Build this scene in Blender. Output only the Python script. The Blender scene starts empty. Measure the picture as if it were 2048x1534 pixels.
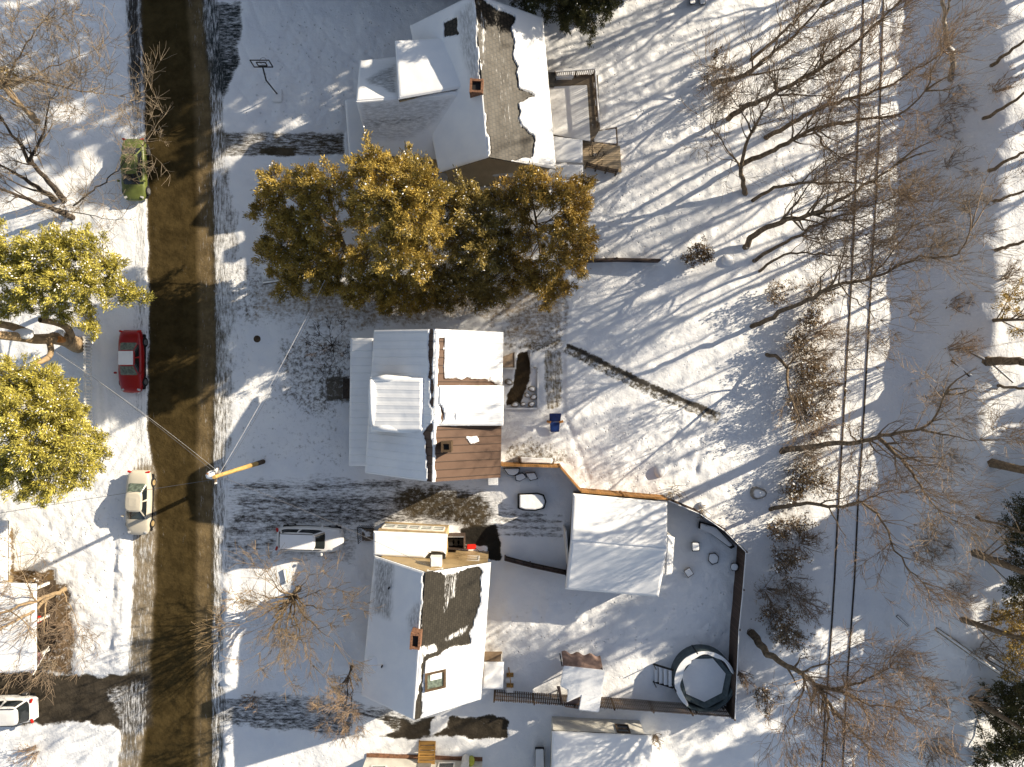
import bpy, bmesh, math, random
import numpy as np
from mathutils import Vector
R = math.radians
H = 50.0; F = 1400.0
sc = bpy.context.scene
COL = sc.collection
def P(px, py, z=0.0):
    k = (H - z) / F
    return Vector(((px - 1024) * k, -(py - 767) * k, z))
# ---------------------------------------------------------------- noise / masks
def vnoise(x, y, scale, seed=0):
    x = np.asarray(x, float) / scale + 1000.3; y = np.asarray(y, float) / scale + 1000.7
    xi = np.floor(x).astype(np.int64); yi = np.floor(y).astype(np.int64)
    fx = x - xi; fy = y - yi
    fx = fx * fx * (3 - 2 * fx); fy = fy * fy * (3 - 2 * fy)
    def h(a, b):
        n = (a * 374761393 + b * 668265263 + seed * 974634721) & 0x7fffffff
        n = ((n ^ (n >> 13)) * 1274126177) & 0x7fffffff
        n = (n ^ (n >> 16)) & 0xffff
        return n / 65535.0
    a = h(xi, yi); b = h(xi + 1, yi); c = h(xi, yi + 1); d = h(xi + 1, yi + 1)
    return (a * (1 - fx) + b * fx) * (1 - fy) + (c * (1 - fx) + d * fx) * fy
def fbm(x, y, scale, seed=0, oct=3):
    t = 0; a = 1; s = 0
    for i in range(oct):
        t = t + a * vnoise(x, y, scale / 2 ** i, seed + i * 17); s += a; a *= .5
    return t / s
def sdpoly(px, py, poly):
    d = np.full(px.shape, 1e18); ins = np.zeros(px.shape, bool)
    n = len(poly)
    for i in range(n):
        ax, ay = poly[i]; bx, by = poly[(i + 1) % n]
        ex, ey = bx - ax, by - ay
        t = np.clip(((px - ax) * ex + (py - ay) * ey) / max(ex * ex + ey * ey, 1e-9), 0, 1)
        d = np.minimum(d, (px - ax - t * ex) ** 2 + (py - ay - t * ey) ** 2)
        c = ((ay > py) != (by > py))
        xs = ax + (py - ay) * ex / (ey if abs(ey) > 1e-9 else 1e-9)
        ins ^= c & (px < xs)
    d = np.sqrt(d)
    return np.where(ins, -d, d)
def pmask(px, py, poly, soft=4, warp=6, wscale=30, seed=3):
    xs = [p[0] for p in poly]; ys = [p[1] for p in poly]; m = soft + warp + 2
    out = np.zeros(px.shape)
    s = (px > min(xs) - m) & (px < max(xs) + m) & (py > min(ys) - m) & (py < max(ys) + m)
    if not s.any(): return out
    x, y = px[s], py[s]
    sd = sdpoly(x, y, poly) + (fbm(x, y, wscale, seed) - .5) * 2 * warp
    t = np.clip((soft - sd) / (2 * soft), 0, 1)
    out[s] = t * t * (3 - 2 * t)
    return out
def band(px, py, line, width, soft=4, warp=4, wscale=30, seed=5):
    out = np.zeros(px.shape)
    for (ax, ay), (bx, by) in zip(line[:-1], line[1:]):
        L = math.hypot(bx - ax, by - ay); nx, ny = -(by - ay) / L * width / 2, (bx - ax) / L * width / 2
        out = np.maximum(out, pmask(px, py, [(ax + nx, ay + ny), (bx + nx, by + ny), (bx - nx, by - ny), (ax - nx, ay - ny)], soft, warp, wscale, seed))
    return out
def lerp_line(y, pts):
    return np.interp(y, [p[1] for p in pts], [p[0] for p in pts])
# ---------------------------------------------------------------- materials
class NT:
    def __init__(s, name):
        s.m = bpy.data.materials.new(name); s.m.use_nodes = True
        s.t = s.m.node_tree; s.n = s.t.nodes; s.n.clear()
        s.out = s.n.new('ShaderNodeOutputMaterial'); s.b = s.n.new('ShaderNodeBsdfPrincipled')
        s.l(s.b.outputs[0], s.out.inputs[0])
    def l(s, a, b): s.t.links.new(a, b)
    def new(s, t, **k):
        n = s.n.new(t)
        for a, v in k.items(): setattr(n, a, v)
        return n
    def pos(s): return s.new('ShaderNodeNewGeometry').outputs['Position']
    def mapping(s, vec, scale=(1, 1, 1), rot=(0, 0, 0)):
        n = s.new('ShaderNodeMapping'); n.inputs['Scale'].default_value = scale; n.inputs['Rotation'].default_value = rot
        s.l(vec, n.inputs['Vector']); return n.outputs[0]
    def noise(s, vec, scale, detail=4, rough=.55):
        n = s.new('ShaderNodeTexNoise'); n.inputs['Scale'].default_value = scale; n.inputs['Detail'].default_value = detail; n.inputs['Roughness'].default_value = rough
        if vec is not None: s.l(vec, n.inputs['Vector'])
        return n.outputs['Fac']
    def val(s, sock, x):
        if isinstance(x, (int, float)): sock.default_value = x
        else: s.l(x, sock)
    def math(s, op, a, b=None, c=None, clamp=False):
        n = s.new('ShaderNodeMath', operation=op, use_clamp=clamp)
        s.val(n.inputs[0], a)
        if b is not None: s.val(n.inputs[1], b)
        if c is not None: s.val(n.inputs[2], c)
        return n.outputs[0]
    def ramp(s, f, a, b, ca=0., cb=1.):
        n = s.new('ShaderNodeMapRange', interpolation_type='SMOOTHSTEP')
        s.val(n.inputs[0], f); n.inputs[1].default_value = a; n.inputs[2].default_value = b; n.inputs[3].default_value = ca; n.inputs[4].default_value = cb
        return n.outputs[0]
    def mix(s, f, a, b):
        n = s.new('ShaderNodeMix', data_type='RGBA')
        s.val(n.inputs[0], f)
        for i, v in ((6, a), (7, b)):
            if isinstance(v, tuple): n.inputs[i].default_value = (*v, 1) if len(v) == 3 else v
            else: s.l(v, n.inputs[i])
        return n.outputs[2]
    def attr(s, name):
        return s.new('ShaderNodeAttribute', attribute_name=name)
    def bump(s, h, strength=.5, dist=.1, prev=None):
        n = s.new('ShaderNodeBump'); n.inputs['Strength'].default_value = strength; n.inputs['Distance'].default_value = dist
        s.l(h, n.inputs['Height'])
        if prev is not None: s.l(prev, n.inputs['Normal'])
        return n.outputs[0]
    def done(s, col=None, rough=None, normal=None, spec=.3, metal=None):
        i = s.b.inputs
        if col is not None:
            if isinstance(col, tuple): i['Base Color'].default_value = (*col, 1)
            else: s.l(col, i['Base Color'])
        if rough is not None: s.val(i['Roughness'], rough)
        if metal is not None: i['Metallic'].default_value = metal
        i['Specular IOR Level'].default_value = spec
        if normal is not None: s.l(normal, i['Normal'])
        return s.m
SNOW = (.80, .815, .835)
def m_simple(name, c, rough=.6, var=.25, scale=3., bump=.15, spec=.3, metal=None, snow=0., stretch=(1, 1, 1)):
    t = NT(name); p = t.mapping(t.pos(), stretch)
    n = t.noise(p, scale, 5)
    lo = tuple(x * (1 - var) for x in c); hi = tuple(min(1, x * (1 + var)) for x in c)
    col = t.mix(t.ramp(n, .3, .7), lo, hi)
    nn = t.bump(t.noise(p, scale * 5, 3), bump, .02)
    if snow > 0:
        g = t.new('ShaderNodeSeparateXYZ'); t.l(t.new('ShaderNodeNewGeometry').outputs['Normal'], g.inputs[0])
        f = t.math('MULTIPLY', t.ramp(g.outputs[2], .7, .9), t.ramp(t.noise(t.pos(), 1.7, 4), 1 - snow - .05, 1 - snow + .05))
        col = t.mix(f, col, SNOW)
    return t.done(col, rough, nn, spec, metal)
def m_ground():
    t = NT('snowy_ground'); p = t.pos()
    iso = t.noise(p, 3.2, 12, .78)
    ax = t.noise(t.mapping(p, (.55, 2.3, 1)), 3.0, 12, .80)
    ay = t.noise(t.mapping(p, (3.0, .40, 1)), 2.6, 12, .80)
    def mixf(f, a, b):
        n = t.new('ShaderNodeMix', data_type='FLOAT'); t.l(f, n.inputs[0]); t.l(a, n.inputs[2]); t.l(b, n.inputs[3]); return n.outputs[0]
    n = mixf(t.attr('sx').outputs['Fac'], iso, ax); n = mixf(t.attr('sy').outputs['Fac'], n, ay)
    cov = t.attr('cover').outputs['Fac']
    f = t.ramp(t.math('ADD', cov, t.math('MULTIPLY', t.math('SUBTRACT', n, .5), 1.7)), .33, .70)
    spk = t.noise(p, 7., 3, .6)
    f = t.math('MULTIPLY', f, t.math('SUBTRACT', 1.0, t.math('MULTIPLY', t.ramp(spk, .70, .76), t.attr('speck').outputs['Fac'])))
    und = t.attr('under').outputs['Color']
    v = t.noise(p, .9, 6, .7)
    und2 = t.new('ShaderNodeHueSaturation'); t.l(und, und2.inputs['Color']); t.l(t.ramp(v, .3, .7, .7, 1.35), und2.inputs['Value'])
    sv = t.noise(p, .5, 5)
    snow = t.mix(t.ramp(sv, .3, .7), (.77, .785, .815), (.84, .845, .85))
    col = t.mix(f, und2.outputs[0], snow)
    rg = t.math('ADD', t.math('MULTIPLY', f, .3), .55)
    wet = t.attr('wet').outputs['Fac']
    rg = t.math('SUBTRACT', rg, t.math('MULTIPLY', wet, .12))
    b1 = t.bump(t.noise(p, 1.5, 6, .6), .55, .16)
    foot = t.new('ShaderNodeTexVoronoi'); foot.inputs['Scale'].default_value = 2.7
    t.l(t.mapping(p, (1, 1, .01)), foot.inputs['Vector'])
    fb = t.math('MULTIPLY', t.ramp(foot.outputs['Distance'], .05, .2), t.attr('foot').outputs['Fac'])
    b2 = t.bump(fb, .8, .08, b1)
    b3 = t.bump(t.math('ADD', t.noise(p, 9, 4, .6), t.math('MULTIPLY', f, .8)), .5, .03, b2)
    return t.done(col, rg, b3, .0)
def m_roof(name, base, kind, rowh=.15, mort=.012, dk=.45):
    t = NT(name); p = t.pos()
    u = t.attr('u').outputs['Fac']; v = t.attr('v').outputs['Fac']
    uv = t.new('ShaderNodeCombineXYZ'); t.l(u, uv.inputs[0]); t.l(v, uv.inputs[1])
    cov = t.attr('cover').outputs['Fac']
    if kind == 'shingle':
        br = t.new('ShaderNodeTexBrick'); br.offset = .5
        br.inputs['Scale'].default_value = 1; br.inputs['Brick Width'].default_value = .26; br.inputs['Row Height'].default_value = rowh; br.inputs['Mortar Size'].default_value = mort
        br.inputs['Color1'].default_value = (*[x * .8 for x in base], 1); br.inputs['Color2'].default_value = (*[x * 1.25 for x in base], 1); br.inputs['Mortar'].default_value = (*[x * dk for x in base], 1)
        t.l(uv.outputs[0], br.inputs['Vector']); bc = br.outputs['Color']
        bb = t.bump(br.outputs['Fac'], -.5, .03)
        an = t.noise(t.mapping(uv.outputs[0], (2.6, 11, 1)), 1, 8, .75)
        row = t.noise(t.mapping(uv.outputs[0], (.5, 6.7, 1)), 1, 3)
        n = t.math('ADD', t.math('MULTIPLY', an, .6), t.math('MULTIPLY', row, .4))
        wd = .09
    else:
        w = t.new('ShaderNodeTexWave', wave_type='BANDS', bands_direction='X'); w.inputs['Scale'].default_value = .314159 / .5
        t.l(uv.outputs[0], w.inputs['Vector'])
        seam = t.ramp(w.outputs['Fac'], .93, .99)
        bc = t.mix(seam, t.mix(t.noise(p, 1.2, 5), tuple(x * .88 for x in base), tuple(x * 1.12 for x in base)), tuple(x * .5 for x in base))
        bb = t.bump(seam, .6, .04); n = t.noise(p, 1.6, 6, .6); wd = .05
    f = t.ramp(t.math('ADD', cov, t.math('MULTIPLY', t.math('SUBTRACT', n, .5), 1.15)), .5 - wd, .5 + wd)
    sn = t.mix(t.ramp(t.noise(p, .8, 4), .3, .7), (.77, .785, .81), (.84, .845, .85))
    sn = t.mix(t.math('MULTIPLY', t.attr('thin').outputs['Fac'], t.ramp(t.noise(t.mapping(uv.outputs[0], (1.5, 5, 1)), 1.5, 9, .75), .3, .65)), sn, bc)
    col = t.mix(f, bc, sn)
    nb = t.bump(t.math('ADD', t.noise(p, 1.1, 3), t.math('MULTIPLY', f, .6)), .3, .06, bb)
    return t.done(col, t.math('ADD', .5, t.math('MULTIPLY', f, .4)), nb, .25)
def m_siding(name, c, pitch=.18):
    t = NT(name); p = t.pos(); sx = t.new('ShaderNodeSeparateXYZ'); t.l(p, sx.inputs[0])
    fr = t.math('FRACT', t.math('DIVIDE', sx.outputs[2], pitch))
    n = t.noise(t.mapping(p, (1, 1, .4)), 1.5, 5)
    col = t.mix(t.ramp(n, .25, .75), tuple(x * .85 for x in c), tuple(min(1, x * 1.08) for x in c))
    col = t.mix(t.ramp(fr, .0, .1), tuple(x * .5 for x in c), col)
    return t.done(col, .6, t.bump(fr, .7, .03), .3)
def m_planks(name, c, pitch=.15, axis=0, snow=0., gap=.3):
    t = NT(name); p = t.pos(); sx = t.new('ShaderNodeSeparateXYZ'); t.l(p, sx.inputs[0])
    q = t.math('DIVIDE', sx.outputs[axis], pitch); fr = t.math('FRACT', q); fl = t.math('FLOOR', q)
    wn = t.new('ShaderNodeTexWhiteNoise', noise_dimensions='1D'); t.l(fl, wn.inputs['W'])
    st = [6, 6, 6]; st[axis] = 6
    n = t.noise(p, 3., 5)
    col = t.mix(t.math('ADD', t.math('MULTIPLY', wn.outputs['Value'], .5), t.math('MULTIPLY', n, .5)), tuple(x * .6 for x in c), tuple(min(1, x * 1.4) for x in c))
    col = t.mix(t.ramp(t.math('PINGPONG', fr, .5), .02, .09), tuple(x * gap for x in c), col)
    if snow: col = t.mix(t.ramp(t.noise(t.pos(), 1.3, 5), 1 - snow - .05, 1 - snow + .05), col, SNOW)
    return t.done(col, .75, t.bump(t.math('PINGPONG', fr, .5), .4, .02), .2)
def m_leaf(name, dark, light):
    t = NT(name); a = t.attr('rnd').outputs['Fac']
    col = t.mix(a, dark, light)
    t.b.inputs['Transmission Weight'].default_value = 0
    m = t.done(col, .6, None, .25)
    tr = t.new('ShaderNodeBsdfTranslucent'); t.l(col, tr.inputs[0])
    mx = t.new('ShaderNodeMixShader'); mx.inputs[0].default_value = .14
    t.l(t.b.outputs[0], mx.inputs[1]); t.l(tr.outputs[0], mx.inputs[2]); t.l(mx.outputs[0], t.out.inputs[0])
    return m
def m_flag():
    t = NT('striped_flag'); u = t.attr('u').outputs['Fac']; v = t.attr('v').outputs['Fac']
    st = t.math('GREATER_THAN', t.math('FRACT', t.math('MULTIPLY', v, 6.5)), .5)
    col = t.mix(st, (.42, .03, .04), (.75, .73, .7))
    can = t.math('MULTIPLY', t.math('LESS_THAN', u, .4), t.math('GREATER_THAN', v, .46))
    uv = t.new('ShaderNodeCombineXYZ'); t.l(u, uv.inputs[0]); t.l(v, uv.inputs[1])
    vo = t.new('ShaderNodeTexVoronoi'); vo.inputs['Scale'].default_value = 16; vo.inputs['Randomness'].default_value = 0; t.l(uv.outputs[0], vo.inputs['Vector'])
    stars = t.math('LESS_THAN', vo.outputs['Distance'], .25)
    col = t.mix(can, col, t.mix(stars, (.02, .03, .13), (.75, .75, .75)))
    return t.done(col, .8, None, .1)
M = {}
M['ground'] = m_ground()
M['snow'] = (lambda t: t.done(t.mix(t.ramp(t.noise(t.pos(), .8, 4), .3, .7), (.77, .785, .81), (.84, .845, .85)), .85, t.bump(t.noise(t.pos(), 3.5, 5), .35, .06), .2))(NT('fresh_snow'))
M['shA'] = m_roof('brown_shingles', (.027, .0205, .014), 'shingle', .27, .035, .12)
M['shC'] = m_roof('grey_brown_shingles', (.038, .033, .025), 'shingle')
M['metal'] = m_roof('brown_metal_roofing', (.112, .066, .044), 'metal')
M['tan'] = m_siding('tan_siding', (.38, .28, .15))
M['cream'] = m_siding('cream_siding', (.42, .33, .2))
M['white_siding'] = m_siding('white_siding', (.68, .66, .6))
M['greyside'] = m_siding('grey_siding', (.34, .33, .32))
M['trim'] = m_simple('white_trim', (.7, .69, .66), .5, .08)
M['tantrim'] = m_simple('tan_trim', (.45, .33, .18), .6, .15)
M['brick'] = m_simple('red_brick', (.19, .095, .055), .8, .4, 8)
M['dark'] = m_simple('dark_void', (.012, .012, .012), .7, .2)
M['glass'] = m_simple('window_glass', (.03, .035, .04), .08, .2, spec=.6)
M['carglass'] = m_simple('car_glass', (.012, .016, .018), .07, .1, bump=0, spec=.6)
M['frost'] = m_simple('frosted_glass', (.10, .125, .10), .45, .5, 6, spec=.5)
M['wood'] = m_planks('sunlit_golden_boards', (.34, .18, .065), .14, 0)  # fence timber with sunlight put into its colour
M['woodd'] = m_planks('dark_shaded_boards', (.075, .052, .042), .16, 1)  # same fence timber with shade put into its colour; also dark slats
M['lattice'] = m_planks('weathered_pickets', (.10, .072, .05), .11, 0)
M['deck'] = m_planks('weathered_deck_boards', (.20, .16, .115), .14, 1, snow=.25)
M['deckpale'] = m_planks('bare_deck_boards', (.52, .40, .26), .15, 1, snow=.36)  # paler tan than the weathered deck boards
M['steps'] = m_planks('new_timber', (.30, .17, .05), .3, 1)
M['oldwood'] = m_simple('old_timber', (.14, .105, .075), .8, .35, 5, snow=.45)
M['pole'] = m_simple('yellowish_pole_timber', (.44, .29, .10), .75, .25, 4, stretch=(1, 1, .2))
M['poled'] = m_simple('creosoted_timber', (.07, .045, .025), .8, .3, 4)
M['metalgrey'] = m_simple('galvanised_metal', (.35, .36, .37), .4, .1, metal=.6)
M['cable'] = m_simple('cable_jacket', (.10, .10, .11), .5, .1)
M['cablel'] = m_simple('frosted_cable', (.42, .42, .43), .6, .2)
M['rail'] = m_simple('rusty_rail_steel', (.05, .036, .026), .55, .35, 3, metal=.3)
M['bark'] = m_simple('grey_brown_bark', (.155, .115, .075), .9, .4, 5, .5, snow=.36)
M['barkd'] = m_simple('dark_bark', (.055, .042, .033), .9, .4, 5, .5, snow=.2)
M['barkt'] = m_simple('tan_bark', (.30, .215, .125), .85, .25, 2.5, .5, snow=.30)
M['barkb'] = m_simple('birch_bark', (.26, .22, .17), .85, .45, 4, .5, snow=.55)
M['twig'] = m_simple('brown_twigs', (.235, .175, .12), .9, .3)
M['twigr'] = m_simple('russet_twigs', (.265, .19, .13), .9, .3)
M['twigv'] = m_simple('ochre_twigs', (.22, .155, .085), .9, .35)
M['twigl'] = m_simple('pale_twigs', (.26, .205, .145), .9, .3)
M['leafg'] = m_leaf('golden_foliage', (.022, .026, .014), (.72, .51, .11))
M['leafo'] = m_leaf('olive_foliage', (.022, .024, .013), (.62, .41, .09))
M['leafy'] = m_leaf('yellow_green_foliage', (.04, .042, .012), (.78, .68, .14))
M['leafm'] = m_leaf('dark_olive_foliage', (.020, .023, .013), (.50, .37, .10))  # darker mix of the olive foliage
M['leafd'] = m_leaf('deep_green_foliage', (.022, .028, .012), (.11, .105, .035))
M['leafb'] = m_leaf('dry_brown_leaves', (.06, .044, .026), (.32, .215, .11))
M['tyre'] = m_simple('tyre_rubber', (.015, .015, .016), .8, .2)
M['rim'] = m_simple('alloy_rim', (.35, .35, .36), .35, .2, metal=.7)
M['rimt'] = m_simple('muddy_rim', (.30, .22, .11), .6, .3)
M['red_lamp'] = m_simple('red_lens', (.45, .02, .015), .3, .1)
M['lamp'] = m_simple('clear_lens', (.5, .5, .5), .2, .1)
def paint(name, c, rough=.3, var=.08): return m_simple(name, c, rough, var, 1.2, 0, .5)
M['green'] = paint('olive_green_paint', (.115, .14, .035), .4, .2)
M['red'] = paint('dark_red_paint', (.28, .008, .01))
M['beige'] = paint('champagne_paint', (.50, .46, .38))
M['white'] = paint('white_paint', (.70, .70, .70))
M['blue'] = m_simple('blue_fabric', (.012, .04, .17), .7, .25)
M['orange'] = m_simple('orange_timber', (.50, .21, .05), .6, .2)
M['redp'] = m_simple('red_plastic', (.55, .02, .012), .4, .1)
M['teal'] = m_simple('teal_vinyl_liner', (.065, .088, .095), .5, .3)
M['pink'] = m_simple('brown_pink_canvas', (.22, .15, .125), .85, .25)
M['stone'] = m_simple('grey_stone', (.25, .23, .2), .85, .3, snow=.6)
M['black'] = m_simple('black_plastic', (.015, .015, .016), .5, .2)
M['yellow'] = m_simple('yellow_green_plastic', (.42, .45, .06), .5, .15)
M['flag'] = m_flag()
M['plank'] = m_simple('bulkhead_panel', (.28, .2, .13), .7, .2)
# ---------------------------------------------------------------- object helpers
def tag(o, label=None, cat=None, group=None, kind=None):
    if label: o['label'] = label
    if cat: o['category'] = cat
    if group: o['group'] = group
    if kind: o['kind'] = kind
    return o
def thing(name, label, cat, loc=(0, 0, 0), rz=0, group=None):
    o = bpy.data.objects.new(name, None); COL.objects.link(o)
    o.empty_display_size = .2
    o.location = loc; o.rotation_euler = (0, 0, rz)
    return tag(o, label, cat, group)
class MB:
    def __init__(s): s.v = []; s.f = []
    def poly(s, pts):
        b = len(s.v); s.v += [tuple(p) for p in pts]; s.f.append(tuple(range(b, b + len(pts)))); return s
    def prism(s, pts, z0, z1):
        n = len(pts); b = len(s.v)
        s.v += [(p[0], p[1], z0) for p in pts] + [(p[0], p[1], z1) for p in pts]
        s.f.append(tuple(range(b + n - 1, b - 1, -1))); s.f.append(tuple(range(b + n, b + 2 * n)))
        for i in range(n):
            j = (i + 1) % n; s.f.append((b + i, b + j, b + n + j, b + n + i))
        return s
    def box(s, c, size, rz=0):
        hx, hy, hz = [x / 2 for x in size]; ca, sa = math.cos(rz), math.sin(rz)
        pts = [(c[0] + x * ca - y * sa, c[1] + x * sa + y * ca) for x, y in ((-hx, -hy), (hx, -hy), (hx, hy), (-hx, hy))]
        return s.prism(pts, c[2] - hz, c[2] + hz)
    def hull8(s, bot, top):
        b = len(s.v); n = len(bot); s.v += [tuple(p) for p in bot] + [tuple(p) for p in top]
        s.f.append(tuple(range(b + n - 1, b - 1, -1))); s.f.append(tuple(range(b + n, b + 2 * n)))
        for i in range(n):
            j = (i + 1) % n; s.f.append((b + i, b + j, b + n + j, b + n + i))
        return s
    def tube(s, pts, rad, n=6, cap=True):
        pts = [Vector(p) for p in pts]; k = len(pts)
        if not hasattr(rad, '__len__'): rad = [rad] * k
        b = len(s.v)
        for i in range(k):
            d = (pts[min(i + 1, k - 1)] - pts[max(i - 1, 0)]).normalized()
            a = d.cross(Vector((0, 0, 1)))
            if a.length < .05: a = Vector((1, 0, 0))
            a.normalize(); c = d.cross(a)
            for j in range(n):
                t = 2 * math.pi * j / n
                q = pts[i] + (a * math.cos(t) + c * math.sin(t)) * rad[i]; s.v.append(tuple(q))
        for i in range(k - 1):
            for j in range(n):
                j2 = (j + 1) % n
                s.f.append((b + i * n + j, b + i * n + j2, b + (i + 1) * n + j2, b + (i + 1) * n + j))
        if cap:
            s.f.append(tuple(range(b + n - 1, b - 1, -1))); s.f.append(tuple(range(b + (k - 1) * n, b + k * n)))
        return s
    def beam(s, a, b, w=.1, h=.1):
        a = Vector(a); b = Vector(b); d = (b - a).normalized()
        x = d.cross(Vector((0, 0, 1)))
        if x.length < .05: x = Vector((1, 0, 0))
        x.normalize(); y = x.cross(d)
        o = [x * w / 2 * i + y * h / 2 * j for i, j in ((-1, -1), (1, -1), (1, 1), (-1, 1))]
        return s.hull8([a + q for q in o], [b + q for q in o])
    def blob(s, c, r, seed=0, n=10, m=6, flat=None, amp=.2):
        rg = random.Random(seed); b = len(s.v); ph = [rg.uniform(0, 6.28) for _ in range(6)]
        for i in range(m + 1):
            th = math.pi * i / m
            for j in range(n):
                p = 2 * math.pi * j / n
                k = 1 + amp * (math.sin(2 * p + ph[0]) * .5 + math.sin(3 * p + ph[1]) * .4 + math.sin(2 * th + ph[2]) * .4 * math.sin(p + ph[3]))
                s.v.append((c[0] + r[0] * k * math.sin(th) * math.cos(p), c[1] + r[1] * k * math.sin(th) * math.sin(p), c[2] + r[2] * math.cos(th)))
        for i in range(m):
            for j in range(n):
                j2 = (j + 1) % n
                s.f.append((b + i * n + j, b + (i + 1) * n + j, b + (i + 1) * n + j2, b + i * n + j2))
        return s
    def mesh(s, name, off=(0, 0, 0)):
        me = bpy.data.meshes.new(name)
        ox, oy, oz = off
        me.from_pydata([(v[0] - ox, v[1] - oy, v[2] - oz) for v in s.v], [], s.f)
        return me
    def build(s, name, mat, parent=None, smooth=False, bevel=0, world=True, subsurf=0):
        off = (0, 0, 0)
        if parent is not None and world:
            q = parent; o = Vector((0, 0, 0))
            while q: o += q.location; q = q.parent
            off = tuple(o)
        me = s.mesh(name, off); me.materials.append(mat)
        bm = bmesh.new(); bm.from_mesh(me); bmesh.ops.recalc_face_normals(bm, faces=bm.faces)
        if bevel: bmesh.ops.bevel(bm, geom=list(bm.edges), offset=bevel, segments=2, affect='EDGES', clamp_overlap=True)
        bm.to_mesh(me); bm.free()
        if smooth: me.polygons.foreach_set('use_smooth', [True] * len(me.polygons))
        o = bpy.data.objects.new(name, me); COL.objects.link(o)
        if parent is not None: o.parent = parent
        if subsurf:
            md = o.modifiers.new('s', 'SUBSURF'); md.levels = subsurf; md.render_levels = subsurf
        return o
def np_mesh(name, V, faces, mat, parent=None, smooth=True, attrs=None, off=None):
    """V (n,3); faces (m,k) constant k"""
    V = np.asarray(V, np.float32); faces = np.asarray(faces, np.int32)
    if off is None and parent is not None:
        q = parent; o = Vector((0, 0, 0))
        while q: o += q.location; q = q.parent
        off = o
    if off is not None: V = V - np.array(off, np.float32)
    me = bpy.data.meshes.new(name); m, k = faces.shape
    me.vertices.add(len(V)); me.vertices.foreach_set('co', V.ravel())
    me.loops.add(m * k); me.loops.foreach_set('vertex_index', faces.ravel())
    me.polygons.add(m); me.polygons.foreach_set('loop_start', np.arange(0, m * k, k, dtype=np.int32))
    me.polygons.foreach_set('loop_total', np.full(m, k, np.int32))
    me.polygons.foreach_set('use_smooth', np.full(m, smooth))
    for an, arr in (attrs or {}).items():
        arr = np.asarray(arr, np.float32)
        if arr.ndim == 1:
            a = me.attributes.new(an, 'FLOAT', 'POINT'); a.data.foreach_set('value', arr)
        else:
            a = me.attributes.new(an, 'FLOAT_COLOR', 'POINT')
            a.data.foreach_set('color', np.hstack([arr, np.ones((len(arr), 1), np.float32)]).ravel())
    me.update(calc_edges=True); me.materials.append(mat)
    o = bpy.data.objects.new(name, me); COL.objects.link(o)
    if parent is not None: o.parent = parent
    return o
def copy_tree(o, parent=None):
    c = o.copy(); COL.objects.link(c)
    if parent is not None: c.parent = parent
    for ch in list(o.children): copy_tree(ch, c)
    return c
# ---------------------------------------------------------------- terrain
EDGE = [(1820, -400), (1820, 250), (1810, 330), (1803, 480), (1797, 600), (1786, 720), (1772, 800), (1775, 900), (1752, 1200), (1738, 1400), (1730, 1900)]
def terrain(x, y):
    px = 1024 + np.asarray(x) * 28.0; py = 767 - np.asarray(y) * 28.0
    e = lerp_line(py, EDGE) + (fbm(px, py, 60, 41) - .5) * 26
    t = np.clip((px - (e + 30)) / 125.0, 0, 1); t = t * t * (3 - 2 * t)
    far = np.clip((px - (e + 155)) / 500.0, 0, 1)
    return 2.75 * t + far * 1.0
def tz(px, py):
    x = (px - 1024) / 28.0; y = -(py - 767) / 28.0
    z = float(terrain(np.array([x]), np.array([y]))[0])
    for _ in range(3):
        p = P(px, py, z); z = float(terrain(np.array([p.x]), np.array([p.y]))[0])
    return z
def G(px, py, dz=0.0):
    z = tz(px, py); p = P(px, py, z); p.z += dz
    return p
def axis(a, b, step, far):
    core = np.arange(a, b + step / 2, step)
    ext = np.array([1, 3, 7, 15, 40, 100, 250, 600.0])
    return np.concatenate([a - ext[::-1], core, core[-1] + ext])
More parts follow.
